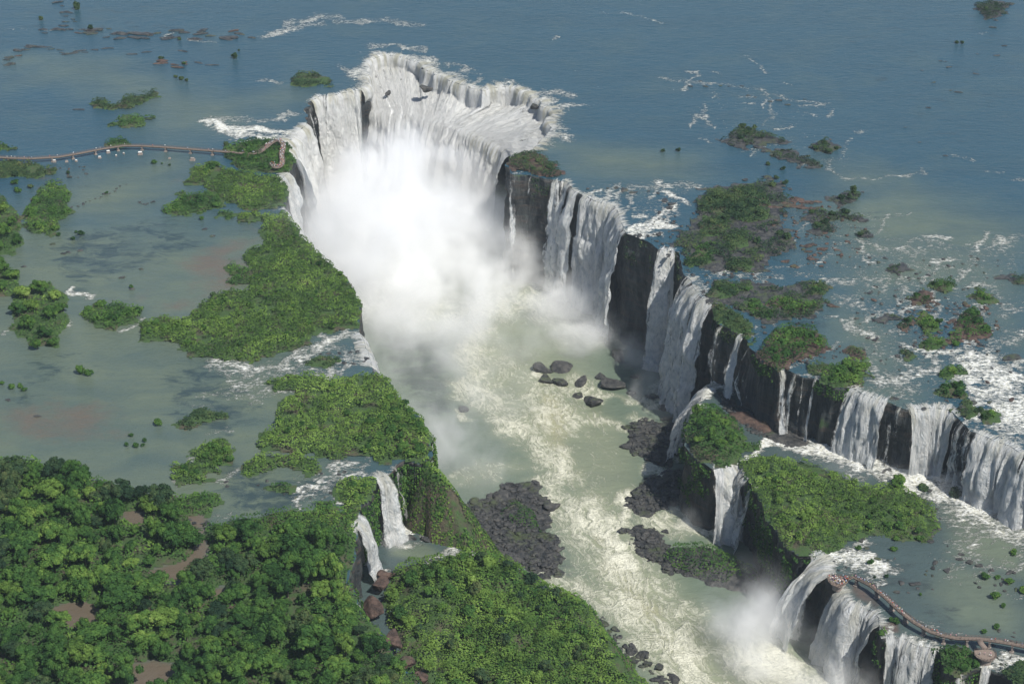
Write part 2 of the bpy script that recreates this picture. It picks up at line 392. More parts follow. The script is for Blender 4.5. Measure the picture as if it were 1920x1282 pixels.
class Painter:
    def __init__(s, x, y, z): s.x, s.y, s.z, s.a = x, y, z, {}
    def get(s, n):
        if n not in s.a: s.a[n] = np.zeros(s.x.shape)
        return s.a[n]
    def warp(s):
        if not hasattr(s, 'w'): s.w = (2*(fbm(s.x/11, s.y/11, 501, 3)-.5)*1.6, 2*(fbm(s.x/11, s.y/11, 551, 3)-.5)*1.6, .62+.76*fbm(s.x/16, s.y/16, 571, 3))
        return s.w
    def line(s, n, pts, wpx, val, soft=1.0, px=True):
        p = PP(pts, s.z) if px else np.asarray(pts)
        if len(p) == 1: p = np.vstack([p, p+.1])
        wr = min(7.0, 1.2+wpx*.8); q = s.warp()
        d = line_dist(s.x+wr*q[0], s.y+wr*q[1], p, wpx*(1+soft)+2)
        wpx = wpx*.8; v = val*sstep(wpx*(1+soft), wpx*max(0, 1-soft), d)*(q[2] if n == 'foam' else 1)
        a = s.get(n); np.maximum(a, v, out=a)
    def poly(s, n, pts, val, soft):
        d = sdf(s.x, s.y, PP(pts, s.z), soft*1.2)
        a = s.get(n); np.maximum(a, val*sstep(-soft, soft, d), out=a)
    def done(s, names):
        for n in names: s.get(n)
        return s.a

# ------------------------------------------------------------------ waterfalls: (name of the level, lip in pixels, foot, look, label)
FALLS = [
 # upper rim, left bank
 ('U', [(684,1153),(668,1122),(651,1094)], GZ+20, dict(reach=2.2, cover=.18, lat=.9), 'thin trickle down the forest cliff edge beside the brown crevice'),
 ('U', [(668,994),(672,976),(674,963)], LZ-3, dict(reach=9, cover=.9, lat=1.3), 'narrow white fall off the flat green promontory into the boulder pool'),
 ('U', [(698,902),(709,896),(722,893),(731,886)], LZ, dict(reach=11, cover=.80, lat=1.75), 'small bright fan waterfall dropping into the boulder pool near the forest'),
 ('U', [(738,876),(742,871),(747,868)], LZ+2, dict(reach=3.5, cover=.32, lat=1.0), 'thin fall beside the fan waterfall under the shrub covered corner'),
 ('U', [(697,690),(688,655),(672,622)], GZ, dict(reach=10, cover=1.05), 'narrow white fall where the left stream rapids drop into the gorge'),
 ('U', [(541,405),(534,390)], GZ, dict(reach=7, cover=.8), 'small white fall below the bright green islet on the left throat wall'),
 ('U', [(537,345),(536,328),(542,318)], GZ, dict(reach=9, cover=.85), 'white fall between the loop lookout and the bright green islet'),
 ('U', [(545,298),(542,280),(548,262),(562,246),(576,232)], GZ, dict(reach=15, cover=1.0, mat='fall_throat'), 'broad curved white fall wrapping around the crowded loop lookout'),
 ('U', [(571,214),(577,195),(586,188)], GZ, dict(reach=4, cover=.25), 'thin streaks over the black rock rib at the left of the throat'),
 ('U', [(586,188),(600,183),(640,175),(683,167)], GZ, dict(reach=9, cover=.82, mat='fall_throat'), 'streaked white curtain on the far left wall of the throat'),
 # upper rim, right bank
 ('U', [(958,325),(966,327),(971,328)], GZ, dict(reach=3.5, cover=.45, lat=1.1), 'left of the two thin falls on the dark shrub topped promontory'),
 ('U', [(986,329.5),(990,330),(994,330.5)], GZ, dict(reach=4, cover=.42, lat=1.2), 'right of the two thin falls on the dark shrub topped promontory'),
 ('U', [(1034,336),(1062,339),(1088,364)], GZ, dict(reach=10, cover=.66), 'tall streaked fall next to the dark promontory'),
 ('U', [(1090,366),(1120,377),(1153,386),(1160,404),(1164,425),(1174,438)], GZ, dict(reach=10, cover=.78), 'wide tall white curtain in the middle of the right wall'),
 ('U', [(1235,467),(1254,470),(1270,471)], GZ, dict(reach=11, cover=.85, lat=1.25), 'single slender white column between two dark cliff faces'),
 ('U', [(1284,517),(1298,527),(1309,550),(1326,567),(1341,577)], GZ, dict(reach=15, cover=.66, lat=1.15), 'broad fanning fall spreading down to the gorge boulders'),
 ('U', [(1350,605),(1353,608),(1358,611)], TZ-6, dict(reach=6, cover=.34), 'thin fall below the low shrubs on the ledge'),
 ('U', [(1384,625),(1390,628),(1397,631)], TZ, dict(reach=9, cover=.85, lat=1.7), 'leaning white column landing on the cascade steps'),
 ('U', [(1402,650),(1409,656),(1416,660)], TZ, dict(reach=4, cover=.17, lat=1.1), 'faint hair thin strands beside the leaning white column'),
 ('U', [(1461,693),(1468,692.5),(1476,692)], TZ, dict(reach=5, cover=.6, lat=1.25), 'leftmost and thickest of the four thin falls under the shrub islets'),
 ('U', [(1485,699),(1489,702),(1493,703)], TZ, dict(reach=4, cover=.5, lat=1.35), 'second from left of the four thin falls under the shrub islets'),
 ('U', [(1502,706),(1505,707),(1508,707)], TZ, dict(reach=4, cover=.4, lat=1.3), 'thinnest of the four narrow falls under the shrub islets'),
 ('U', [(1521,708),(1526,708),(1532,711)], TZ, dict(reach=7, cover=.6, lat=1.5), 'rightmost of the four thin falls, slanting off the stony stream'),
 ('U', [(1592,723),(1625,740),(1664,757)], TZ, dict(reach=9, cover=.84, lat=1.06), 'broad white fall right of the four thin ones'),
 ('U', [(1664,757),(1684,763),(1702,768)], TZ, dict(reach=4, cover=.24), 'dark gap with sparse strands between two broad white curtains'),
 ('U', [(1702,768),(1740,765),(1780,768),(1798,782)], TZ, dict(reach=8, cover=.9), 'brilliant white curtain with a yellowish crest in front of the rapids'),
 ('U', [(1798,782),(1815,805),(1826,809)], TZ, dict(reach=4, cover=.36), 'dark streaked fall just under the bushy rock on the lip'),
 ('U', [(1826,809),(1850,818),(1890,838),(1920,850),(2000,880),(2100,910)], TZ, dict(reach=8, cover=.84), 'wide white curtain running out of the picture at the right edge'),
 # middle tier
 ('T', [(1338,716),(1315,742),(1298,767)], GZ, dict(reach=13, cover=.62), 'stepped cascade spilling past the left side of the tree covered rock block'),
 ('T', [(1335,878),(1360,871),(1384,870)], GZ, dict(reach=15, cover=1.05, lat=1.25), 'bulging white fall below the tree covered rock block'),
 ('T', [(1386,874),(1393,885),(1404,900)], GZ, dict(reach=9, cover=.58), 'streaky strands on the dark rock beside the bulging white fall'),
 ('T', [(1413,911),(1417,915),(1420,922)], GZ, dict(reach=9, cover=.6, lat=1.9), 'thin slanting fall at the left cliff of the big shrub island'),
 ('T', [(1519,1042),(1531,1042),(1541,1058),(1549,1080)], GZ, dict(reach=21, cover=1.15, lat=1.25), 'big curved white fall beside the crowded end of the boardwalk'),
 ('T', [(1571,1103),(1592,1130),(1615,1137),(1648,1155),(1645,1172)], GZ, dict(reach=11, cover=.78), 'broad ribbed fall directly below the boardwalk'),
 ('T', [(1660,1197),(1699,1197),(1730,1211),(1762,1221)], GZ, dict(reach=9, cover=.74), 'white fall with a dark rock window at the bottom edge'),
 ('T', [(1784,1264),(1795,1265),(1806,1264)], GZ, dict(reach=4, cover=.5), 'narrow spout among the bushes left of the round lookout'),
 ('T', [(1838,1253),(1850,1254),(1864,1257)], GZ, dict(reach=6, cover=.85), 'short white fall at the bottom edge under the round lookout'),
 # left shelf
 ('L', [(898,1050),(890,1040),(884,1030)], GZ, dict(reach=5, cover=.8), 'short white spill off the boulder pool beside the mossy hill'),
 ('L', [(862,998),(856,988)], GZ, dict(reach=4, cover=.7), 'tiny white spill at the outer end of the mossy ridge'),
]
def nrm_of(l):
    t = np.gradient(l, axis=0); t /= np.hypot(*t.T)[:, None]+1e-9
    return np.stack([t[:, 1], -t[:, 0]], 1)
def curtain(rows, ulen, cover, ztop, vlen):
    """rows: list of (N,3) arrays from the river side to the foot"""
    R = np.stack(rows); r, c = R.shape[:2]
    dv = np.r_[np.zeros((1, c)), np.cumsum(np.sqrt((np.diff(R, axis=0)**2).sum(-1)), 0)]
    u = np.broadcast_to(ulen, (r, c))
    lip = sstep(-16, -1.5, R[..., 2]-ztop)
    return R.reshape(-1, 3), grid_faces(r, c), dict(u=u.ravel(), v=dv.ravel(), lip=lip.ravel(), cover=cover.ravel())
def make_fall(i, level, px, foot, o, label):
    zt = {'U': 0.0, 'T': TZ, 'L': LZ}[level]
    l = jit(resample(PP(px, zt), .75)); n = len(l)
    nr = smooth(nrm_of(smooth(l, 6)), 10); nr /= np.hypot(*nr.T)[:, None]+1e-9
    tan = np.stack([-nr[:, 1], nr[:, 0]], 1)
    L = np.r_[0, np.cumsum(np.hypot(*np.diff(l, axis=0).T))]; half = L[-1]/2
    side = np.minimum(L, L[-1]-L)
    uo = i*137.0
    hgt = zt-foot; reach = o['reach']
    rng = fbm((L+uo)*.22, np.full(n, i*3.1), 60+i, 3)
    rows, cov = [], []
    fade = sstep(-.2, min(2.5, half*.7), side+1.2*(vn((L+uo)*.8, L*0, 8)-.5))
    base_c = o['cover']*(1.14 if o['cover'] > .55 else 1.05)
    rope = fbm((L+uo)*.13, np.full(n, i*1.7), 160+i, 2)
    for s in (7.0, 4.5, 2.6, 1.2, .4):
        z = zt+.42-.30*max(0, 1-s/2.4)+.12*(vn((L+uo)*.6, np.full(n, s), 4)-.5)
        rows.append(np.c_[l-nr*s, z]); cov.append(fade*(base_c-.12-.10*s))
    K = max(10, int(hgt/2.6))
    for j in range(1, K+1):
        t = j/K
        d = .6+reach*math.sqrt(t)*(.35+.7*rng+.65*rope)
        d = d+(fbm((L+uo)*.30, np.full(n, t*hgt*.05), 31+i, 3)-.5)*5.5*min(1, t*6)+(fbm((L+uo)*.8, np.full(n, t*hgt*.2), 77+i, 2)-.5)*2.2*min(1, t*6)+1.8*sstep(.55, .7, vn((L+uo)*.09, np.full(n, t*hgt/13.0), 88+i))*min(1, t*4)
        lat = (L-half)*(o.get('lat', 1.0)-1)*t
        p = l+nr*d[:, None]+tan*lat[:, None]
        rows.append(np.c_[p, np.full(n, zt-.5-(hgt-.2)*t**1.08)])
        cov.append(np.minimum(fade, sstep(-.2, 1.2+1.6*t, side))*base_c+.10*t*base_c)
    cv = np.stack(cov)
    V, F, at = curtain(rows, L+uo, cv, zt, None)
    me = np_mesh('waterfall', V, F, [M[o.get('mat', 'fall')]], at)
    return tag(link('waterfall', me), label, 'waterfall', 'waterfalls around the gorge')
for i, (lv, px, foot, o, lb) in enumerate(FALLS): make_fall(i, lv, px, foot, o, lb)

# the far horseshoe: a first step, a sloping white shelf and the second, deep drop
LU = [(683,167),(690,150),(686,130),(697,110),(720,104),(760,108),(790,123),(822,140),(850,155),(880,164),(905,172),(940,161),(970,168),(1000,180),(1015,198),(1030,212),(1026,240),(1020,257),(1005,273),(985,283),(968,289)]
LL = [(689,196),(700,206),(740,209),(784,216),(815,224),(841,233),(865,243),(890,250),(915,262),(938,274),(950,284),(956,292)]
K = 330
lu = smooth(jit(resample_n(PP(LU), K)), 2); ll = smooth(resample_n(PP(LL, -23), K), 12)
nu = smooth(nrm_of(smooth(lu, 10)), 12); nl = smooth(nrm_of(ll), 30); nl /= np.hypot(*nl.T)[:, None]
Lu = np.r_[0, np.cumsum(np.hypot(*np.diff(lu, axis=0).T))]; Ll = np.r_[0, np.cumsum(np.hypot(*np.diff(ll, axis=0).T))]
rows, cov = [], []
for s in (17, 12, 8, 4.5, 2.6, 1.2, .3):
    rows.append(np.c_[lu-nu*s*(.5+1.0*fbm(Lu*.06, Lu*0, 15, 3))[:, None], .44-.3*max(0, 1-s/2.4)+.12*(vn(Lu*.6, np.full(K, s), 4)-.5)]); cov.append(.80-.058*s+.5*(fbm(Lu*.12, np.full(K, s*.12), 19, 3)-.5)-.5*(s > 16))
stepd = 5+13*fbm(Lu*.045, Lu*0, 12, 3)+3*(fbm(Lu*.3, Lu*0, 13, 2)-.5)
for t in (.12, .25, .4, .55, .7, .85, 1.0):
    d = .3+3.0*math.sqrt(t)*(.2+1.5*fbm(Lu*.11, np.full(K, t*.9), 14, 4))
    rows.append(np.c_[lu+nu*d[:, None], -.5-stepd*t]); cov.append(np.full(K, 1.2))
a0 = rows[-1].copy()
NS = 26
for j in range(1, NS+1):
    t = j/NS
    p = a0[:, :2]*(1-t)+ll*t
    z = a0[:, 2]*(1-t)+(-23)*t+4.2*(fbm(p[:, 0]/7, p[:, 1]/7, 51, 4)-.5)*math.sin(math.pi*min(1, t*1.0))**.5+1.0*(fbm(p[:, 0]/2.5, p[:, 1]/2.5, 53, 2)-.5)
    dk = sstep(.62, .72, fbm(p[:, 0]/30+.6, p[:, 1]/14, 57, 3))
    rows.append(np.c_[p, z]); cov.append(1.5-.75*dk)
a1 = rows[-1].copy(); hgt = 63
rg = fbm(Ll*.12, Ll*0, 71, 3)
for j in range(1, 31):
    t = j/30
    d = 15*math.sqrt(t)*(.5+rg)+(fbm(Ll*.16, np.full(K, t*5.0), 72, 4)-.5)*8*min(1, t*5)+(fbm(Ll*.5, np.full(K, t*14.0), 74, 3)-.5)*3.2*min(1, t*5)
    rows.append(np.c_[ll+nl*d[:, None], a1[:, 2]-hgt*t**1.1]); cov.append(np.full(K, 1.25))
side = np.minimum(np.arange(K), K-1-np.arange(K))/6.0
V, F, at = curtain(rows, Lu+900, np.minimum(np.stack(cov), (.72+side)[None, :]), 0, None)
# a second olive band on the crest of the deep drop
at['lip'] = np.maximum(at['lip']*.9, .8*sstep(0, .15, .15-np.abs(np.repeat(np.arange(len(rows)), K)-43)/43.0)*np.tile(sstep(.5, .62, fbm(Ll*.022+2, Ll*0, 91, 2)), len(rows)))
tag(link('waterfall', np_mesh('waterfall', V, F, [M['fall_throat']], at)), 'huge horseshoe waterfall at the head of the gorge, falling in two steps', 'waterfall', 'waterfalls around the gorge')

# ------------------------------------------------------------------ cliffs
def cliff(name, line, ztop, zbot, mat, label, flare=6.0, amp=1.0, step=2.6):
    l = resample(line, 1.5); n = len(l)
    nr = smooth(nrm_of(smooth(l, 4)), 5); nr /= np.hypot(*nr.T)[:, None]+1e-9
    L = np.r_[0, np.cumsum(np.hypot(*np.diff(l, axis=0).T))]
    rows = [np.c_[l-nr*1.6, np.full(n, ztop-.4)], np.c_[l-nr*.05, np.full(n, ztop-.12)]]
    K = int((ztop-zbot)/step)
    for j in range(1, K+1):
        dz = j*(ztop-zbot)/K; t = dz/(ztop-zbot)
        g = min(1, dz/5)
        d = ((fbm(L/7, np.full(n, dz/40), 201, 3)-.55)*4.6+(fbm(L/2.2, np.full(n, dz/14), 202, 3)-.5)*2.4+np.floor(vn(L/26, np.full(n, dz/8.0), 7)*4)*.75-1.4)*g*amp
        d = d+flare*max(0, t-.72)**1.5*4*(.4+1.2*vn(L/12, L*0, 9))
        rows.append(np.c_[l+nr*d[:, None], np.full(n, ztop-dz)])
    R = np.stack(rows)
    o = link(name, np_mesh(name, R.reshape(-1, 3), grid_faces(R.shape[0], n), [mat]))
    return tag(o, label, kind='structure')
cliff('gorge_cliff', rim, 0, GZ-3, M['cliff'], 'dark basalt cliff around the upper rim of the gorge')
cliff('tier_cliff', tierrim, TZ, GZ-3, M['cliff'], 'dark basalt cliff under the middle tier on the right', 4)
cliff('shelf_cliff', shelfrim, LZ, GZ-3, M['cliff'], 'low dark cliff under the boulder pool on the left', 4)
POOLS = [[(222,958),(262,952),(280,970),(268,990),(240,985)],[(262,1070),(300,1062),(345,1048),(372,1005),(390,1010),(392,1060),(355,1098),(300,1096)],[(90,1140),(128,1126),(192,1128),(206,1158),(186,1184),(130,1184),(94,1166)],
         [(235,1245),(285,1235),(335,1240),(335,1300),(250,1310)],[(345,962),(385,968),(392,1005),(365,1000)],[(380,1105),(440,1095),(450,1110),(400,1125)]]
# ------------------------------------------------------------------ water sheets
def paint_upper(x, y):
    p = Painter(x, y, 0.0)
    L = p.line
    for lv, px, ft, o, lb in FALLS:
        if lv == 'U' and o['cover'] > .3: L('foam', px, 5.5, .62*min(1, .3+o['cover']), .9)
    L('foam', LU, 12, .80, 1)
    # throat: broken water just above the lip
    for q in ([(690,150),(672,140),(655,128)],[(700,108),(712,98),(735,97)],[(760,105),(800,112),(822,122)],[(800,128),(850,140),(868,150)],[(890,160),(905,140)],
              [(1000,180),(1030,172),(1060,178)],[(1020,205),(1060,200),(1095,195)],[(1020,255),(1050,255),(1072,262)],[(700,85),(760,84),(790,95)],[(1025,190),(1045,170)],[(850,118),(880,135)]):
        L('foam', q, 7, .66, 1)
    # feeder of the curved left fall
    L('foam', [(398,228),(440,240),(500,248),(560,250)], 11, .92, .6); L('foam', [(392,218),(440,222),(520,224),(560,215)], 7, .62, .8)
    L('foam', [(420,247),(480,262),(535,262)], 7, .8, .7); L('foam', [(430,262),(470,268)], 3, .6, .8)
    L('foam', [(520,224),(545,212),(556,215)], 6, .7, .8)
    # far rapids
    L('foam', [(490,70),(530,60),(560,42),(595,30),(640,34)], 9, .66, .9); L('foam', [(640,42),(700,38),(780,45)], 9, .55, .9); L('foam', [(545,55),(600,45)], 8, .6, 1)
    L('foam', [(0,50),(40,55),(95,58)], 4, .5, 1); L('foam', [(355,75),(400,78)], 3, .55, 1); L('foam', [(305,68),(318,64)], 3, .6, 1); L('foam', [(0,145),(22,142)], 5, .5, 1)
    L('foam', [(495,152),(520,155)], 5, .6, .8); L('foam', [(130,100),(160,96)], 2, .5, 1)
    for q in ([(1030,75),(1045,68)],[(1165,25),(1200,30),(1240,45)],[(1395,105),(1420,118),(1440,135)],[(1235,145),(1290,155),(1345,160)],[(1290,152),(1370,160),(1400,165),(1440,175)],[(1440,178),(1500,188),(1535,195)],
              [(1300,210),(1325,225),(1340,240)],[(1320,195),(1322,225)],[(1500,200),(1560,195)],[(1390,285),(1430,278),(1460,272)],[(1480,290),(1495,310),(1520,308)],[(1555,318),(1590,335),(1640,336)],
              [(1640,336),(1690,330),(1725,325)],[(1780,290),(1830,303)],[(1855,320),(1920,340)],[(1810,80),(1835,65),(1870,35)],[(1600,245),(1620,245)],[(1730,315),(1740,325)]):
        L('foam', q, 3.4, .58, 1)
    for q in ([(1230,60),(1180,90)],[(860,75),(900,85)],[(1080,130),(1120,160)],[(1130,20),(1180,60)]): L('foam', q, 4, .26, 1)
    # right bank rapids
    L('foam', [(1185,352),(1220,350),(1280,345),(1310,355)], 6, .62, .9); L('foam', [(1120,352),(1180,345)], 5, .45, 1)
    L('foam', [(1100,365),(1160,362),(1250,345)], 5, .5, 1); L('foam', [(1185,432),(1210,428),(1245,420),(1240,400),(1250,385)], 8, .85, .7); L('foam', [(1195,440),(1235,440)], 5, .8, .8)
    L('foam', [(1345,505),(1350,490),(1358,478)], 7, .8, .7); L('foam', [(1340,515),(1365,515)], 5, .8, .8); L('foam', [(1395,515),(1420,505),(1428,525)], 5, .7, .9)
    L('foam', [(1400,505),(1440,515),(1425,535)], 5, .55, 1); L('foam', [(1300,525),(1330,560),(1350,555)], 6, .6, 1)
    L('foam', [(1535,530),(1570,525),(1590,520)], 3.5, .55, 1); L('foam', [(1590,522),(1650,520),(1668,525)], 3.5, .52, 1)
    L('foam', [(1585,572),(1600,570),(1620,580)], 6, .6, 1); L('foam', [(1640,575),(1665,580),(1690,595)], 6, .6, 1); L('foam', [(1590,610),(1610,612)], 5, .55, 1)
    L('foam', [(1610,620),(1630,625),(1640,640)], 8, .72, .9); L('foam', [(1640,640),(1650,665),(1625,655)], 8, .52, 1); L('foam', [(1620,655),(1640,690),(1655,680)], 9, .42, 1)
    L('foam', [(1615,450),(1640,455),(1650,470)], 6, .5, 1); L('foam', [(1615,485),(1632,488)], 7, .66, .9); L('foam', [(1650,470),(1690,472),(1705,478)], 5, .62, 1)
    L('foam', [(1705,455),(1720,452),(1760,455)], 4, .55, 1); L('foam', [(1810,455),(1830,480),(1825,490)], 5, .52, 1); L('foam', [(1730,505),(1760,502),(1790,500)], 4, .5, 1)
    L('foam', [(1690,545),(1710,548)], 4, .6, 1); L('foam', [(1720,590),(1680,600)], 4, .4, 1); L('foam', [(1860,555),(1885,560)], 4, .5, 1); L('foam', [(1880,590),(1920,582)], 5, .55, 1)
    L('foam', [(1630,690),(1650,705),(1665,715)], 5, .72, .9); L('foam', [(1660,722),(1690,712),(1720,695),(1750,690)], 9, .72, .9); L('foam', [(1690,715),(1700,740),(1720,750)], 8, .58, 1)
    L('foam', [(1700,690),(1740,685),(1770,680)], 5, .55, 1); L('foam', [(1640,735),(1670,745)], 7, .4, 1)
    L('foam', [(1830,665),(1850,690),(1880,710),(1890,720)], 13, .74, .9); L('foam', [(1815,680),(1840,665),(1870,660)], 8, .7, .9); L('foam', [(1860,650),(1880,640),(1920,635)], 8, .6, 1)
    L('foam', [(1870,625),(1920,630)], 8, .55, 1); L('foam', [(1820,715),(1840,735),(1860,745)], 5, .7, .9); L('foam', [(1850,745),(1880,740),(1920,770)], 13, .85, .9); L('foam', [(1880,760),(1920,800)], 14, .92, .8)
    L('foam', [(1880,800),(1910,830)], 9, .8, .9); L('foam', [(1905,720),(1925,735)], 6, .6, 1); L('foam', [(1840,830),(1890,815)], 6, .6, 1)
    L('foam', [(1500,672),(1530,662),(1555,655),(1560,640)], 4, .62, 1); L('foam', [(1470,690),(1500,680),(1530,672)], 5, .62, 1); L('foam', [(1435,600),(1440,590),(1455,585)], 3.5, .6, 1)
    L('foam', [(1425,610),(1430,620)], 3, .6, 1); L('foam', [(1400,622),(1420,632)], 4, .55, 1)
    # left bank streams
    L('foam', [(405,680),(450,690),(500,697),(550,680),(600,650),(640,632),(665,625)], 8, .78, 1); L('foam', [(600,645),(640,655),(680,668)], 7, .55, 1); L('foam', [(640,665),(690,680)], 6, .6, 1)
    L('foam', [(425,695),(445,725),(490,715)], 8, .55, 1); L('foam', [(390,745),(420,740),(490,742),(480,760)], 5, .5, 1); L('foam', [(440,730),(500,740)], 8, .42, 1)
    L('foam', [(560,640),(585,630),(600,628)], 4, .7, .9); L('foam', [(565,600),(578,607)], 3, .6, 1); L('foam', [(586,625),(605,632)], 5, .8, .8); L('foam', [(350,760),(400,762)], 3, .4, 1)
    L('foam', [(380,815),(425,800),(430,810)], 4, .5, 1); L('foam', [(600,895),(640,880),(655,868)], 6, .8, .8); L('foam', [(560,905),(600,930),(640,900)], 7, .42, 1)
    L('foam', [(625,860),(632,885),(650,888)], 4, .7, .9); L('foam', [(545,935),(552,950)], 4, .6, 1); L('foam', [(405,910),(425,905),(440,883)], 4, .5, 1); L('foam', [(355,855),(365,860)], 4, .6, 1)
    L('foam', [(395,965),(405,975),(430,968)], 3, .5, 1); L('foam', [(322,905),(330,908)], 3, .7, 1); L('foam', [(660,895),(690,892)], 5, .6, 1); L('foam', [(640,720),(655,718)], 3, .5, 1)
    L('foam', [(135,545),(150,552),(168,557)], 3.5, .8, .8); L('foam', [(110,600),(125,605),(122,612)], 3.5, .75, .9); L('foam', [(225,620),(245,612),(268,600)], 3, .7, .9); L('foam', [(10,622),(22,618)], 4, .6, 1)
    L('foam', [(460,328),(478,332)], 2.5, .6, 1); L('foam', [(515,335),(535,330)], 3.5, .7, .9); L('foam', [(510,395),(530,392)], 4, .4, 1)
    # water colour: silt, brown shallows, dark weed beds and painted cloud shade
    for q, v in (([(40,110),(200,120),(330,170),(460,190),(480,240),(300,250),(180,150),(80,150)],.75),([(60,400),(140,330),(330,290),(360,330),(280,400),(200,430)],.85),([(0,560),(100,660),(330,650),(400,700),(380,800),(330,880),(100,850),(0,760)],.95),
                 ([(1040,270),(1180,280),(1290,300),(1280,335),(1100,330)],.85),([(1520,400),(1700,340),(1900,420),(1910,640),(1780,560),(1600,560),(1570,470)],.8),([(1560,560),(1700,640),(1690,760),(1650,740),(1590,680)],1.0),
                 ([(430,190),(560,160),(600,190),(520,210)],.6),([(1540,300),(1700,330),(1700,380),(1580,370)],.55),([(1620,700),(1640,690),(1660,740),(1600,730)],1.)):
        p.poly('silt', q, v, 45)
    for q, v in (([(330,480),(440,440),(480,450),(460,540),(390,570),(280,600),(270,570),(380,560)],.75),([(170,560),(300,530),(260,600)],.55),([(0,760),(60,750),(240,760),(250,820),(60,830),(0,820)],.75),([(330,330),(350,320),(360,370),(330,380)],.6),
                 ([(420,430),(500,400),(490,450)],.5),([(60,320),(110,330),(60,400)],.6),([(560,510),(575,520),(570,555),(555,540)],.6)):
        p.poly('brown', q, v*.92, 26)
    L('brown', [(570,735),(600,725)], 4, .6, 1)
    for q, v in (([(120,430),(330,400),(390,470),(230,520),(150,560),(60,480)],.78),([(280,690),(400,660),(480,720),(520,790),(430,830),(300,790)],.75),([(20,680),(140,650),(220,700),(120,720),(20,740)],.62),([(0,740),(60,720),(80,760),(0,770)],.8),
                 ([(400,850),(560,890),(680,880),(640,960),(430,970),(400,930)],.9),([(560,660),(640,650),(690,700),(540,720),(500,700)],.7),([(1250,360),(1500,340),(1700,400),(1620,460),(1400,560),(1290,520)],.55),  # last patch: cloud shade painted as darker water
                 ([(130,340),(240,330),(200,380),(110,380)],.4),([(400,380),(500,400),(480,440),(400,430)],.6),([(1650,760),(1800,740),(1830,790),(1720,775)],.7),([(1560,620),(1450,640),(1400,600),(1480,540),(1560,560)],.7),
                 ([(1500,0),(1920,0),(1920,200),(1780,330),(1600,120)],.42),([(0,0),(480,0),(420,60),(0,90)],.45),([(1650,560),(1830,520),(1880,640),(1720,700)],.55)):  # patches along the top edge: cloud shade put into the water colour
        p.poly('weed_shade', q, v, 16)
    for q in POOLS: p.poly('brown', q, 1.0, 9); p.poly('silt', q, 1.0, 9)
    p.poly('silt', [(-200,400),(560,420),(700,800),(640,1000),(300,1300),(-200,1400)], .95, 60)
    p.poly('foam', [(1560,440),(1920,440),(1920,860),(1800,780),(1640,740),(1560,620)], .34, 25); p.poly('foam', [(1180,340),(1320,340),(1250,420),(1180,440)], .34, 8); p.poly('foam', [(410,690),(640,640),(690,690),(560,720),(450,760)], .36, 8)
    p.poly('foam', [(540,890),(690,860),(700,900),(640,950),(540,950)], .34, 6); p.poly('foam', [(1300,500),(1460,500),(1420,560),(1330,560)], .38, 8); p.poly('foam', [(1440,380),(1700,380),(1700,470),(1560,560),(1450,480)], .27, 20); p.poly('foam', [(1200,130),(1560,170),(1640,340),(1480,330),(1300,260)], .23, 20)
    rs = random.Random(77)
    for poly, n, wv, v0 in (([(1570,450),(1700,440),(1915,450),(1915,650),(1840,660),(1780,690),(1690,740),(1640,720),(1600,640),(1570,560)], 85, (2.2, 6.0), (.46, .80)), ([(1430,380),(1690,370),(1700,450),(1560,540),(1440,500)], 26, (1.6, 3.4), (.46, .68)),
                          ([(1200,120),(1540,160),(1640,320),(1500,330),(1290,270)], 22, (1.6, 3.4), (.5, .72)), ([(1740,660),(1915,640),(1915,840),(1830,800),(1780,740)], 34, (3, 8), (.6, 1.0)), ([(1190,345),(1320,350),(1260,425),(1180,430),(1110,362)], 16, (2, 4), (.55, .9)),
                          ([(560,885),(690,865),(690,895),(640,945),(550,945)], 16, (2, 4), (.6, .9)), ([(430,690),(680,640),(690,690),(540,735),(440,750)], 22, (2, 5), (.5, .85)), ([(1310,505),(1450,510),(1560,600),(1450,620),(1400,570),(1320,560)], 18, (1.6, 3.4), (.55, .85))):
        P_ = np.array(poly, float)
        k = 0
        while k < n:
            c = np.array([rs.uniform(P_[:, 0].min(), P_[:, 0].max()), rs.uniform(P_[:, 1].min(), P_[:, 1].max())])
            if not inside(c[:1], c[1:], P_)[0]: continue
            k += 1; a_ = rs.gauss(.15, .25) if rs.random() < .6 else rs.gauss(2.0, .3); h = rs.uniform(6, 26)
            d_ = np.array([math.cos(a_), math.sin(a_)*.8])*h; m_ = np.array([rs.gauss(0, 3), rs.gauss(0, 2)])
            L('foam', [tuple(c-d_), tuple(c+m_), tuple(c+d_)], rs.uniform(*wv), rs.uniform(*v0), 1)
    a = p.done(['foam', 'silt', 'brown', 'weed_shade'])
    a['dz'] = 1.1*(fbm(x/5, y/5, 44, 3)-.35)*np.clip(a['foam']-.35, 0, 1)
    return a
upx = axis(-330, 330, 1.9, -9000, 9000); upy = axis(660, 1790, 2.1, -3500, 16000)
sheet('upper_river', upx, upy, hole, True, 0.0, paint_upper, M['river'], 'wide blue green river spreading over the plateau above the falls')

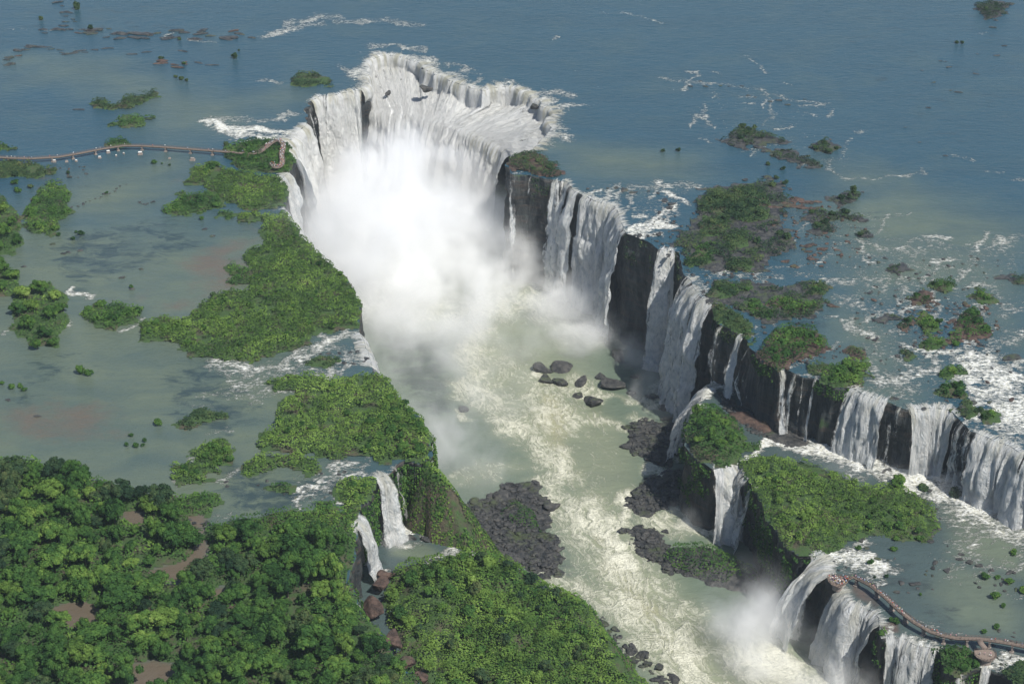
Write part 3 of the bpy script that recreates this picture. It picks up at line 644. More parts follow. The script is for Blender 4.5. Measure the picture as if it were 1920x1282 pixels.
def paint_tier(x, y):
    p = Painter(x, y, TZ); L = p.line
    for lv, px, ft, o, lb in FALLS:
        if lv == 'T' and o['cover'] > .3: L('foam', px, 6, .8, .9)
    L('foam', [(1540,840),(1620,865),(1700,885),(1780,925),(1850,945),(1960,970)], 17, 1.0, .7)
    L('foam', [(1400,850),(1450,832),(1500,840),(1560,850)], 7, .95, .7); L('foam', [(1385,862),(1420,845)], 5, .9, .8); L('foam', [(1440,800),(1470,808),(1500,822)], 4, .75, .9)
    L('foam', [(1330,728),(1350,715),(1368,735)], 8, .9, .8); L('foam', [(1310,735),(1330,722)], 8, .9, .8)
    L('foam', [(1790,950),(1850,970),(1920,1010)], 18, .72, 1); L('foam', [(1760,960),(1830,1010),(1790,1050)], 16, .5, 1); L('foam', [(1800,1060),(1780,1090),(1830,1050)], 9, .58, 1)
    L('foam', [(1535,1040),(1570,1042),(1600,1050),(1640,1065)], 10, .95, .8); L('foam', [(1590,1045),(1600,1025),(1625,1020)], 7, .75, .9); L('foam', [(1600,1075),(1640,1080),(1680,1070)], 7, .55, 1)
    L('foam', [(1620,1090),(1650,1092)], 5, .6, 1); L('foam', [(1860,1075),(1890,1060),(1920,1055)], 7, .55, 1); L('foam', [(1880,1110),(1920,1115)], 6, .5, 1); L('foam', [(1840,1090),(1830,1075)], 5, .45, 1)
    L('foam', [(1700,1150),(1730,1165),(1760,1180),(1800,1185)], 5, .45, 1); L('foam', [(1880,1240),(1900,1232),(1930,1228)], 9, .9, .8); L('foam', [(1650,1185),(1690,1187),(1760,1205)], 4, .5, 1)
    L('foam', [(1630,880),(1660,905),(1690,900)], 6, .7, .9); L('foam', [(1590,870),(1610,905)], 6, .5, 1)
    p.poly('silt', [(1780,1060),(1880,1080),(1920,1150),(1900,1190),(1800,1170),(1740,1110)], .8, 12); p.poly('silt', [(1770,950),(1920,980),(1920,1080),(1790,1040)], 1.0, 12)
    p.poly('brown', [(1590,1090),(1640,1110),(1660,1135),(1640,1145),(1600,1120)], .7, 5); p.poly('brown', [(1650,1170),(1680,1165),(1690,1185),(1660,1190)], 1., 4)
    p.poly('weed_shade', [(1600,1050),(1700,1040),(1780,1100),(1700,1140),(1650,1150),(1580,1100)], .7, 8); p.poly('weed_shade', [(1700,1120),(1800,1130),(1850,1180),(1760,1190)], .6, 8); p.poly('weed_shade', [(1640,1140),(1780,1190),(1900,1230),(1760,1215)], .8, 6)  # last patch: strip under the boardwalk, its shadow painted into the water colour
    a = p.done(['foam', 'silt', 'brown', 'weed_shade'])
    d = line_dist(x, y, PP([(1540,840),(1620,865),(1700,885),(1780,925),(1850,945),(1960,970)], TZ), 40)
    a['dz'] = 2.2*fbm(x/5, y/5, 46, 3)*sstep(22, 6, d)+1.0*(fbm(x/4, y/4, 48, 3)-.35)*np.clip(a['foam']-.35, 0, 1)
    return a
tx0, tx1 = tierpoly[:, 0].min()-2, tierpoly[:, 0].max()+2
sheet('tier_river', axis(60, 300, 1.6, 40, tx1), axis(tierpoly[:, 1].min()-2, tierpoly[:, 1].max()+2, 1.6, 0, 0), tierpoly, False, TZ, paint_tier, M['tier'], 'shallow foaming water on the middle tier below the right falls')

def paint_gorge(x, y):
    p = Painter(x, y, GZ); L = p.line
    L('foam', [(700,560),(850,590),(1000,560),(1100,600)], 40, .55, 1)
    L('foam', [(890,620),(880,680),(890,735),(940,785),(1000,820),(1040,860),(1060,900)], 15, .62, 1)
    L('foam', [(1010,770),(1040,740),(1080,720)], 16, .62, 1); L('foam', [(990,790),(1050,800),(1100,790),(1170,800)], 10, .66, 1); L('foam', [(1000,740),(1030,750),(1060,800)], 20, .62, 1)
    L('foam', [(1040,870),(1030,910),(1060,950),(1100,985),(1130,1010)], 17, .56, 1); L('foam', [(1110,970),(1150,1010),(1180,1060)], 12, .92, 1); L('foam', [(1190,930),(1165,965),(1140,985)], 9, .85, 1)
    L('foam', [(1080,960),(1120,1000),(1160,1060),(1190,1120),(1240,1190),(1300,1260),(1360,1330)], 28, .66, 1); L('foam', [(1060,1090),(1120,1120),(1180,1170),(1250,1240),(1280,1290)], 15, .60, 1)
    L('foam', [(1150,1000),(1210,1090),(1280,1170),(1350,1260)], 20, .58, 1); L('foam', [(1040,1080),(1090,1095)], 8, .6, 1); L('foam', [(1210,880),(1230,870),(1245,885)], 7, .7, .9)
    L('foam', [(1270,860),(1262,850)], 6, .8, .9); L('foam', [(1240,975),(1310,985),(1345,1000)], 14, .8, 1); L('foam', [(1400,1230),(1500,1290),(1600,1330)], 26, .9, .9)
    L('foam', [(1360,1190),(1400,1250),(1420,1320)], 19, .55, 1); L('foam', [(1200,740),(1230,760),(1240,720)], 9, .6, 1); L('foam', [(1140,740),(1190,755),(1210,745)], 5, .5, 1)
    L('foam', [(1190,780),(1220,790)], 5, .5, 1); L('foam', [(860,770),(870,785)], 4, .6, 1); L('foam', [(870,900),(960,870),(1000,880)], 14, .42, 1); L('foam', [(900,640),(940,700),(960,780)], 26, .42, 1)
    L('foam', [(1000,705),(1040,728),(1085,735),(1130,745)], 9, .72, 1); L('foam', [(1030,960),(1045,940),(1010,895)], 5, .8, 1); L('foam', [(1170,950),(1190,1000),(1215,1040)], 5, .75, 1)
    p.poly('foam', [(860,600),(1000,640),(1100,780),(1180,800),(1180,960),(1260,1040),(1400,1250),(1300,1330),(1060,1080),(1000,860),(870,760)], .24, 16)
    p.poly('silt', [(870,560),(1100,640),(1120,760),(1200,860),(1200,960),(1120,960),(1020,880),(900,740)], .8, 20); p.poly('silt', [(1180,1000),(1420,1300),(1250,1290),(1100,1100)], .9, 20)
    p.poly('brown', [(1010,720),(1080,770),(1060,860),(1010,830)], .8, 14); p.poly('brown', [(1100,960),(1200,1080),(1330,1250),(1260,1250),(1120,1080)], .6, 14)
    p.poly('weed_shade', [(685,610),(840,640),(860,770),(820,800),(740,720)], .95, 14); p.poly('weed_shade', [(1060,1000),(1130,1120),(1170,1220),(1110,1200),(1000,1060),(960,1020)], .7, 10); p.poly('weed_shade', [(1130,620),(1190,660),(1240,760),(1150,740)], .5, 12)  # first and last patches darken the water below the left rim and right wall
    a = p.done(['foam', 'silt', 'brown', 'weed_shade'])
    a['dz'] = 1.6*(fbm(x/6, y/6, 45, 4)-.35)*np.clip(a['foam']-.2, 0, 1)
    return a
gx = axis(-220, 330, 1.7, -260, 900); gy = axis(560, 1660, 1.9, 200, 1680)
gpoly = np.array([(-300, 150), (1000, 150), (1000, 1700), (-300, 1700)], float)
sheet('gorge_river', gx, gy, gpoly, False, GZ, paint_gorge, M['gorge'], 'murky green river with swirling foam on the gorge floor')

def paint_shelf(x, y):
    p = Painter(x, y, LZ); L = p.line
    L('foam', [(712,1000),(740,1012),(770,1003)], 9, 1.2, .8); L('foam', [(690,1045),(705,1060),(722,1068)], 5, .8, .9); L('foam', [(770,1000),(800,1010),(822,1010)], 4, .65, 1)
    L('foam', [(810,1048),(835,1035),(850,1042)], 4, .7, 1); L('foam', [(835,1020),(845,1040)], 4, .8, .9); L('foam', [(755,940),(765,950)], 3, .6, 1); L('foam', [(880,1030),(895,1050)], 4, .7, .9)
    p.poly('silt', [(730,1015),(800,1020),(830,1040),(780,1050),(735,1040)], 1, 4); p.poly('weed_shade', [(700,1030),(740,1060),(840,1075),(720,1090)], .9, 5)
    return p.done(['foam', 'silt', 'brown', 'weed_shade'])
sheet('boulder_pool', axis(shelfpoly[:, 0].min(), shelfpoly[:, 0].max(), 1.5, 0, 0), axis(shelfpoly[:, 1].min(), shelfpoly[:, 1].max(), 1.5, 0, 0), shelfpoly, False, LZ, paint_shelf, M['tier'], 'small grey pool on the shelf under the fan waterfall')

# ------------------------------------------------------------------ spray
def mist(px, py, z, r, mat, label):
    bm = bmesh.new(); bmesh.ops.create_icosphere(bm, subdivisions=4, radius=1.0)
    me = bpy.data.meshes.new('spray_cloud'); bm.to_mesh(me); bm.free(); me.materials.append(mat)
    x, y = P(px, py, z)
    return tag(link('spray_cloud', me, None, (x, y, z), 0, r), label, 'spray', None, 'stuff')
M['mist'] = mat_mist('dense_spray', .085)
M['mist2'] = mat_mist('thin_spray', .030, .03)
M['mist3'] = mat_mist('wispy_spray', .017, .026)
mist(755,430,-60,(94,152,76), M['mist'], 'great white spray cloud boiling out of the horseshoe throat')
mist(850,560,-72,(118,120,44), M['mist2'], 'low veil of spray drifting over the gorge water below the throat')
mist(800,730,-74,(90,130,34), M['mist3'], 'thinning tail of spray over the shaded gorge water')
mist(930,480,-70,(80,110,44), M['mist2'], 'drifting spray between the horseshoe and the dark promontory')
mist(1035,520,-78,(34,50,24), M['mist2'], 'spray at the foot of the tall streaked fall')
mist(1195,665,-80,(22,30,18), M['mist2'], 'spray at the foot of the slender white column')
mist(738,1012,LZ+2,(12,12,7), M['mist'], 'small spray at the foot of the fan waterfall')
mist(1730,890,TZ+1,(30,16,8), M['mist2'], 'spray at the foot of the brilliant curtain')
mist(1570,1300,-78,(40,40,22), M['mist2'], 'spray at the bottom edge under the ribbed fall')
mist(1100,592,-78,(44,66,32), M['mist'], 'white spray at the foot of the wide curtain on the right wall')
mist(630,450,-20,(70,100,50), M['mist3'], 'thin spray drifting over the left rim of the throat')
mist(1240,740,-80,(26,40,22), M['mist2'], 'pale spray at the foot of the broad fanning fall')
mist(850,860,-76,(42,80,30), M['mist3'], 'faint spray over the shaded water by the left cliff')
mist(1310,970,-82,(26,26,12), M['mist2'], 'spray at the foot of the bulging fall by the rock block')
mist(1440,1190,-78,(42,54,28), M['mist'], 'bright spray at the foot of the big curved fall at lower right')
mist(1400,1130,-60,(34,40,28), M['mist3'], 'thin spray rising in front of the shrub island cliff')
mist(1860,940,TZ+3,(52,38,14), M['mist'], 'spray at the foot of the right edge curtain')
mist(1610,868,TZ+1,(40,22,9), M['mist2'], 'low spray at the foot of the broad fall on the right')
def haze():
    bm = bmesh.new(); bmesh.ops.create_cube(bm, size=1.0)
    me = bpy.data.meshes.new('haze'); bm.to_mesh(me); bm.free(); k = NT('haze_air')
    v = k.n('VolumePrincipled'); v.inputs['Color'].default_value = (.80, .90, 1.0, 1); v.inputs['Density'].default_value = .00003; v.inputs['Anisotropy'].default_value = .2
    k.t.links.new(v.outputs[0], k.out.inputs['Volume']); me.materials.append(k.m)
    tag(link('haze', me, None, (0, 6500, 250), 0, (18400, 32000, 700)), 'thin bluish haze over the whole river landscape', 'haze', None, 'stuff')
haze()
def topx(x, y, z):
    v = Vector((x, y, z-H)); c, s = math.cos(PITCH), math.sin(PITCH)
    f = v.y*c-v.z*s; return 960+FPX*v.x/f, 641-FPX*(v.y*s+v.z*c)/f
# ------------------------------------------------------------------ land: islets, forest floor, hill, ridge
class Land:
    def __init__(s, name, label, px, z0=0.0, h=1.0, edge=4.0, k=.5, reach=5.0, amp=.6, holes=(), mat='soil', step=1.8, zmin=None, build=True, tilt=None, grow=0.0, rag=4.0):
        s.rag = rag; s.grow = grow; s.clip = (CLIP_U if z0 == 0 else CLIP_T if z0 == TZ else None) if grow else None
        s.poly = jit(resample(PP(px+px[:1], z0), 2.0)); s.z0, s.h, s.edge, s.k, s.reach, s.amp, s.zmin, s.tilt = z0, h, edge, k, reach, amp, zmin, tilt
        s.holes = [jit(resample(PP(q+q[:1], z0), 2.0)) for q in holes]
        if build:
            xs = np.arange(s.poly[:, 0].min()-reach, s.poly[:, 0].max()+reach+step, step); ys = np.arange(s.poly[:, 1].min()-reach, s.poly[:, 1].max()+reach+step, step)
            X, Y = np.meshgrid(xs, ys); Z, D = s.height(X, Y)
            I = np.arange(X.size).reshape(X.shape); F = np.stack([I[:-1, :-1], I[:-1, 1:], I[1:, 1:], I[1:, :-1]], -1).reshape(-1, 4)
            F = F[(D.ravel()[F] > (-reach+.05 if not grow or z0 not in (0, TZ) else -.9)).all(1)]
            used = np.unique(F); rm = np.full(X.size, -1); rm[used] = np.arange(len(used))
            o = link(name, np_mesh(name, np.stack([X.ravel()[used], Y.ravel()[used], Z.ravel()[used]], 1), rm[F], [M[mat]]))
            tag(o, label, kind='structure')
    def sd(s, x, y):
        d = sdf(x, y, s.poly, max(s.reach, 30))+s.rag*((fbm(x/7, y/7, 333, 4)-.5)*2)
        for q in s.holes: d = np.minimum(d, -sdf(x, y, q, 30))
        if s.grow:
            d = d+s.grow
            if s.clip is not None: d = np.minimum(d, s.clip(x, y)+.6)
        return d
    def height(s, x, y):
        d = s.sd(x, y)
        n = (fbm(x/8, y/8, 301, 4)-.5)*2*s.amp
        ins = s.h*sstep(-1, s.edge, d)
        z = s.z0+np.where(d > 0, ins+n*sstep(0, 2, d), ins-s.k*np.maximum(0, -d)*(1+.12*(n/(s.amp+1e-6))))
        if s.tilt is not None: z = z+s.tilt(x, y)*(d > -s.reach)
        if s.zmin is not None: z = np.maximum(z, s.zmin)
        return z, d

def cards(pos, nrm, size, rng, asp=1.0):
    n = len(pos)
    r = rng.normal(size=(n, 3)); t = np.cross(nrm, r); t /= np.linalg.norm(t, axis=1)[:, None]+1e-9
    b = np.cross(nrm, t)
    sz = (size*rng.uniform(.65, 1.25, n))[:, None]*.5 if np.ndim(size) == 0 else (size*rng.uniform(.65, 1.25, n))[:, None]*.5
    k1 = rng.uniform(.55, 1.1, (n, 1)); k2 = rng.uniform(.55, 1.1, (n, 1))
    V = np.stack([pos+t*sz, pos+b*sz*k1, pos-t*sz*k2, pos-b*sz], 1).reshape(-1, 3)
    F = np.arange(4*n).reshape(n, 4)
    tint = np.repeat(rng.uniform(0, 1, n), 4)
    return V, F, tint
def unit(v): return v/(np.linalg.norm(v, axis=1)[:, None]+1e-9)

def thicket(label, px, z0=0.0, land=None, r=(1.8, 4.2), hh=(1.2, 2.6), dens=1.1, size=1.0, mat='leaf_bright', gap=.30, seed=1, name='shrub_thicket', inset=.3, out=0.0, gsc=9.0):
    """a closed low cover of shrubs: domes of many sizes, clothed in leaf sized faces"""
    rng = np.random.default_rng(seed)
    poly = jit(resample(PP(px+px[:1], z0), 2.0))
    x0, y0 = poly.min(0)-out-2; x1, y1 = poly.max(0)+out+2
    area = (x1-x0)*(y1-y0); n = int(area*dens)
    g = .6; nx, ny = int((x1-x0)/g)+2, int((y1-y0)/g)+2
    Hh = np.zeros((ny, nx)); Tt = np.full((ny, nx), .4)
    nd = int(area/(((r[0]+r[1])/2)**2)*1.1)
    cx = rng.uniform(x0, x1, nd); cyy = rng.uniform(y0, y1, nd); cr = rng.uniform(r[0], r[1], nd)*(.7+.6*vn(cx/14, cyy/14, 9)); ch = np.minimum(1.15*cr, rng.uniform(hh[0], hh[1], nd)*(cr/r[1])**.5*1.25)
    for a, b, rr, h_ in zip(cx, cyy, cr, ch):
        i0, i1 = max(0, int((a-rr-x0)/g)), min(nx, int((a+rr-x0)/g)+2); j0, j1 = max(0, int((b-rr-y0)/g)), min(ny, int((b+rr-y0)/g)+2)
        if i1 <= i0 or j1 <= j0: continue
        xx = x0+np.arange(i0, i1)*g-a; yy = y0+np.arange(j0, j1)*g-b
        q = h_*np.sqrt(np.maximum(0, 1-(xx[None, :]**2+yy[:, None]**2)/rr**2))
        old = Hh[j0:j1, i0:i1]; up_ = q > old; Tt[j0:j1, i0:i1][up_] = rng.beta(2, 2.4); Hh[j0:j1, i0:i1] = np.maximum(old, q)
    gy, gx = np.gradient(Hh, g)
    x = rng.uniform(x0, x1, n); y = rng.uniform(y0, y1, n)
    d = land.sd(x, y) if land is not None else sdf(x, y, poly, 12)
    if land is not None and out == 0: d = np.minimum(d, sdf(x, y, poly, 12)+land.grow)
    edge = (vn(x/4, y/4, 21)-.5)*3
    m = (d+edge > inset-out) & (fbm(x/gsc, y/gsc, 33+seed, 3) > gap)
    x, y, d = x[m], y[m], d[m]
    ii = np.clip(((x-x0)/g).astype(int), 0, nx-1); jj = np.clip(((y-y0)/g).astype(int), 0, ny-1)
    hz = Hh[jj, ii]; nn = unit(np.stack([-gx[jj, ii], -gy[jj, ii], np.ones(len(x))], 1))
    base = land.height(x, y)[0] if land is not None else np.full(len(x), z0+.3)
    z = base+hz*np.clip(.35+np.maximum(0, d)/3, 0, 1)*rng.uniform(.72, 1.04, len(x))+.15
    nn = unit(nn*1.5+rng.normal(size=(len(x), 3))*.32)
    if out > 0:
        ok = base > GZ+1.0; x, y, z, nn, ii, jj = x[ok], y[ok], z[ok], nn[ok], ii[ok], jj[ok]
    V, F, t = cards(np.stack([x, y, z], 1), nn, size, rng); t = t*.38+.62*np.repeat(Tt[jj, ii], 4)
    o = link(name, np_mesh(name, V, F, [M[mat]], dict(tint=t), smooth_=False))
    return tag(o, label, 'shrubs', None, 'stuff')

def hanging(label, px, z, d0, d1, dens, size=1.2, mat='leaf', seed=1, cover=.5, off=1.8):
    rng = np.random.default_rng(seed)
    l = jit(resample(PP(px, z), 1.0)); nr = smooth(nrm_of(smooth(l, 4)), 5); nr /= np.hypot(*nr.T)[:, None]
    n = int(len(l)*(d1-d0)*dens)
    i = rng.integers(0, len(l), n); dz = rng.uniform(d0, d1, n)
    m = fbm(i/9.0, dz/9.0, 400+seed, 3) > (1-cover)*.55+.25*(dz-d0)/(d1-d0)*(1-cover)+.18
    i, dz = i[m], dz[m]
    lump = fbm(i/4.0, dz/4.0, 420+seed, 2)
    o_ = off+1.4*(lump-.4)*2+rng.uniform(-.4, .5, len(i))
    pos = np.c_[l[i]+nr[i]*o_[:, None], z-dz]
    nn = unit(np.c_[nr[i]*.8, np.full(len(i), .6)]+rng.normal(size=(len(i), 3))*.5)
    V, F, t = cards(pos, nn, size, rng)
    return tag(link('hanging_plants', np_mesh('hanging_plants', V, F, [M[mat]], dict(tint=t), smooth_=False)), label, 'plants', None, 'stuff')

# ---- plants as things
def crown_mesh(name, seed, lobes, leaf, n, mat, flat=.8, spread=.62):
    rng = np.random.default_rng(seed); pos, nn, parts, lt = [], [], [], []
    ex = rng.uniform(.8, 1.15, 2)
    for j in range(lobes):
        if j == 0: c, rr = np.array([0, 0, .22]), .50
        else:
            a = rng.uniform(0, 6.283); q = spread*math.sqrt(rng.uniform(.05, 1))
            rr = rng.uniform(.15, .36)*(1.15-.35*q); c = np.array([q*math.cos(a)*ex[0], q*math.sin(a)*ex[1], .12+.72*(1-q**2)*rng.uniform(.45, 1.15)])
        parts.append((c, rr))
    tot = sum(r_*r_ for _, r_ in parts)
    for j, (c, rr) in enumerate(parts):
        m = int(n*rr*rr/tot)
        v = unit(rng.normal(size=(m, 3))); v[:, 2] = np.where(v[:, 2] < -.3, -v[:, 2], v[:, 2])
        rad = rr*(rng.uniform(.55, 1.12, m)**.6)*(1+.45*(fbm(v[:, 0]*2.4+j*5+9, v[:, 1]*2.4+v[:, 2]*1.7+9, seed, 3)-.5)*2)
        lt.append(np.full(m, rng.beta(2, 2))); pos.append(c+v*rad[:, None]*np.array([1, 1, flat])); nn.append(unit(v*1.3+np.array([0, 0, .25])+rng.normal(size=(m, 3))*.38))
    pos = np.vstack(pos); nn = np.vstack(nn)
    V, F, t = cards(pos, nn, leaf, rng); t = t*.45+.55*np.repeat(np.concatenate(lt), 4)
    return np_mesh(name, V, F, [M[mat]], dict(tint=t), smooth_=False)
def trunk_mesh(seed, h=1.0):
    rng = np.random.default_rng(seed); V, F = [], []
    def tube(pts, rads, k=6):
        b = len(V)
        for p_, r_ in zip(pts, rads):
            for q in range(k): V.append((p_[0]+r_*math.cos(q*6.283/k), p_[1]+r_*math.sin(q*6.283/k), p_[2]))
        for i in range(len(pts)-1):
            for q in range(k): F.append((b+i*k+q, b+i*k+(q+1) % k, b+(i+1)*k+(q+1) % k, b+(i+1)*k+q))
    tube([(0, 0, -.1), (.01, .01, .4), (.03, -.02, 1.0)], [.060, .045, .03])
    for j in range(4):
        a = rng.uniform(0, 6.28); z = rng.uniform(.55, .9); L = rng.uniform(.35, .55)
        tube([(.02, 0, z), (L*.6*math.cos(a), L*.6*math.sin(a), z+.25), (L*math.cos(a), L*math.sin(a), z+.5)], [.026, .017, .006], 5)
    return np_mesh('trunk', V, F, [M['bark']])
TREES = [(trunk_mesh(s), crown_mesh('crown', s, 15+3*(s % 5), .125, 3600, mt, .78+.1*(s % 3), .82)) for s, mt in ((1, 'leaf'), (2, 'leaf'), (3, 'leaf'), (4, 'leaf'), (5, 'leaf'), (6, 'leaf_bright'), (7, 'leaf_dull'), (8, 'leaf_dull'), (9, 'leaf'))]
BUSH = {mt: [crown_mesh('bush', 20+s, 8+2*s, .22, 800, mt, .9, .6) for s in range(4)] for mt in ('leaf', 'leaf_bright', 'leaf_dull')}
TALLBUSH = [crown_mesh('bush', 40+s, 7, .24, 700, 'leaf_dull', 1.25, .45) for s in range(2)]
rg_ = random.Random(7)
def tree(x, y, z, r, hgt, v, label, group):
    o = link('tree', None, None, (x, y, z), rg_.uniform(0, 6.28)); tag(o, label, 'tree', group)
    tm, cm = TREES[v]
    link('trunk', tm, o, (0, 0, 0), 0, (r, r, hgt*.62)); link('crown', cm, o, (0, 0, hgt-r*1.05), 0, (r*rg_.uniform(.8, 1.25), r*rg_.uniform(.8, 1.2), r*rg_.uniform(.85, 1.35)))
    return o
QUEUE = {'rock': [], 'bush': []}
def queue(kind, me, loc, rz, sc, label, group):
    d2 = loc[0]**2+loc[1]**2+(loc[2]-H)**2; px, py = topx(loc[0], loc[1], loc[2])
    QUEUE[kind].append((max(sc)/math.sqrt(d2)*(1 if -30 < px < 1950 and -30 < py < 1330 else .01)*(2 if group is None else 1), me, loc, rz, sc, label, group))
def flush(kind, limit, cat, stuffname, stufflabel):
    """the largest in the picture become things of their own, the many specks past the limit one joined scatter"""
    q = sorted(QUEUE[kind], key=lambda t: -t[0])
    for _, me, loc, rz, sc, label, group in q[:limit]: tag(link(kind, me, None, loc, rz, sc), label, cat, group)
    by = {}
    for t in q[limit:]: by.setdefault(t[1].materials[0].name, []).append(t)
    for mn, ts in by.items():
        VV, FF, TT, b = [], [], [], 0
        for _, me, loc, rz, sc, label, group in ts:
            v = np.empty(len(me.vertices)*3, np.float32); me.vertices.foreach_get('co', v); v = v.reshape(-1, 3)*np.array(sc); c, s_ = math.cos(rz), math.sin(rz)
            f = np.empty(len(me.loops), np.int32); me.loops.foreach_get('vertex_index', f); k = me.polygons[0].loop_total
            VV.append(np.c_[v[:, 0]*c-v[:, 1]*s_, v[:, 0]*s_+v[:, 1]*c, v[:, 2]]+np.array(loc)); FF.append(f.reshape(-1, k)+b); b += len(v)
            t_ = np.zeros(len(v), np.float32)
            if 'tint' in me.attributes: me.attributes['tint'].data.foreach_get('value', t_)
            TT.append(t_)
        tag(link(stuffname, np_mesh(stuffname, np.vstack(VV), np.vstack(FF), [ts[0][1].materials[0]], dict(tint=np.concatenate(TT)), smooth_=False)), stufflabel+mn.replace('_', ' ').replace('leaves', 'leafage'), cat+'s', None, 'stuff')
def bush(px, py, r, label, group, mt='leaf', z=0.0, zadd=.3, hs=None, world=None, name='bush'):
    x, y = world or P(px, py, z)
    m = rg_.choice(BUSH[mt]) if mt != 'tall' else rg_.choice(TALLBUSH)
    queue('bush', m, (x, y, z+zadd), rg_.uniform(0, 6.28), (r*rg_.uniform(.9, 1.2), r*rg_.uniform(.85, 1.1), r*(hs or rg_.uniform(.7, .95))), label, group)
def poisson(poly_px, z, d, n, seed, holes=(), land=None):
    rng = random.Random(seed); poly = PP(poly_px, z); pts = []
    hp = [PP(q, z) for q in holes]
    x0, y0 = poly.min(0); x1, y1 = poly.max(0); tries = 0
    while len(pts) < n and tries < n*60:
        B = np.array([(rng.uniform(x0, x1), rng.uniform(y0, y1)) for _ in range(200)]); tries += 200
        ok = inside(B[:, 0], B[:, 1], poly)
        for q in hp: ok &= ~inside(B[:, 0], B[:, 1], q)
        for b in B[ok]:
            if all((b[0]-a[0])**2+(b[1]-a[1])**2 > d*d for a in pts):
                pts.append(tuple(b))
                if len(pts) >= n: break
    return pts

# ---- left bank: forest on the plateau
FOREST = [(-200,868),(0,862),(60,868),(150,893),(210,908),(265,922),(325,935),(345,952),(352,985),(395,990),(450,975),(520,966),(640,960),(670,966),(665,1000),(654,1060),(650,1092),(682,1154),(714,1187),(738,1238),(788,1282),(845,1360),(925,1480),(-250,1480)]
forest = Land('forest_floor', 'brown and green ground under the forest in the lower left corner', FOREST, 0, 1.3, 5, .5, 5, .7, POOLS, step=2.2, grow=1.5)
thicket('dark undergrowth between the trees of the lower left forest', FOREST, 0, forest, (2.5, 5), (1.5, 5.5), 1.0, 1.2, 'leaf', .30, 3, 'undergrowth')
thicket('bright low shrubs along the top edge of the forest above the flat promontory', [(420,985),(520,968),(640,961),(670,968),(664,1000),(560,1002),(450,1000)], 0, None, (2, 4), (2, 3.2), 1.4, 1.0, 'leaf_bright', .25, 4)
TREEPOLY = [(-60,882),(60,880),(150,902),(210,920),(270,938),(325,952),(352,1000),(395,1010),(450,1000),(560,1005),(636,1000),(648,1040),(634,1092),(662,1154),(690,1190),(712,1240),(752,1290),(780,1345),(-60,1345)]
zone = [((0,880,110,1010),'at the top left of the lower forest'),((110,880,230,1010),'near the open water at the forest top'),((230,900,400,1010),'at the stream end of the forest top'),((230,1010,400,1120),'around the upper brown forest pool'),((400,950,550,1110),'on the west part of the flat promontory'),((550,950,700,1110),'on the east part of the flat promontory'),
        ((0,1010,110,1150),'at the left edge of the lower forest'),((110,1010,230,1150),'above the lower left brown pool'),((0,1150,110,1345),'in the bottom left corner'),((110,1150,230,1345),'under the lower left brown pool'),((230,1110,350,1345),'in dense forest right of the lower left pool'),((350,1110,480,1345),'in dense forest below the upper pool'),
        ((480,1100,620,1345),'near the tall domed tree'),((620,1100,850,1345),'at the forest edge by the brown crevice')]
pts = poisson(TREEPOLY, 0, 7.6, 297, 11, POOLS)
kinds = {0:'broad mid green tree',1:'broad mid green tree',2:'rounded mid green tree',3:'rounded mid green tree',4:'broad mid green tree',5:'bright yellow green tree',6:'dull dark green tree',7:'dull dark green tree',8:'rounded mid green tree'}
for x, y in pts:
    px, py = topx(x, y, 0); v = rg_.choices(range(9), [3, 3, 3, 3, 3, 2, 2, 1, 2])[0]
    zn = next((t for b, t in zone if b[0] <= px <= b[2] and b[1] <= py <= b[3]), 'in the lower left forest')
    r = 3.8+4.6*rg_.random()**1.3; sz = 'small' if r < 5.2 else ('big' if r > 6.6 else 'medium'); z = float(forest.height(np.array([x]), np.array([y]))[0][0])
    tree(x, y, z, r, r*rg_.uniform(1.2, 1.9), v, sz+' '+kinds[v]+' '+zn, sz+' '+kinds[v]+'s '+zn)
x, y = P(585,1235); tree(x, y, 1, 9.5, 17, 0, 'tallest dark tree with a domed crown near the brown crevice', None)
x, y = P(225,1150); tree(x, y, 1, 9, 16, 2, 'large rounded tree standing right beside the lower left brown pool', None)
x, y = P(325,1030); tree(x, y, 1, 8, 14, 3, 'large tree standing alone between two brown forest pools', None)

# ---- left bank: tree islands in the calm water
for nm, px, tr in (('big wooded islet in the calm water', [(20,555),(50,535),(95,530),(125,560),(122,605),(110,655),(60,650),(22,620)], [(45,560,5.5,5),(75,552,6,0),(105,565,5,5),(35,590,5,0),(62,585,6.5,5),(95,600,5.5,1),(55,618,5,3),(85,632,5,0),(70,655,4,1),(100,650,3.6,2),(115,585,4,3)]),
                   ('upper wooded islet at the picture edge', [(-80,360),(10,370),(35,400),(45,455),(25,478),(-80,480)], [(5,400,5,5),(22,425,5,0),(8,445,5.5,1),(32,460,4.4,2),(-12,420,6,3),(-8,470,5,0)]),
                   ('lower wooded islet at the picture edge', [(-80,490),(15,490),(38,520),(30,555),(-80,560)], [(5,510,5.5,0),(24,525,5,3),(4,545,5,1),(-14,525,6,5)])):
    ld = Land('islet_ground', 'low bank of the '+nm, px, 0, .8, 4, .5, 4, .5)
    for a, b, r, v in tr:
        x, y = P(a, b); tree(x, y, .4, r, r*1.45, v, kinds[v]+' on the '+nm, 'trees on the '+nm)
    thicket('green understorey of the '+nm, px, 0, ld, (1.5, 3), (1, 2.5), .9, 1.0, 'leaf', .3, len(nm))

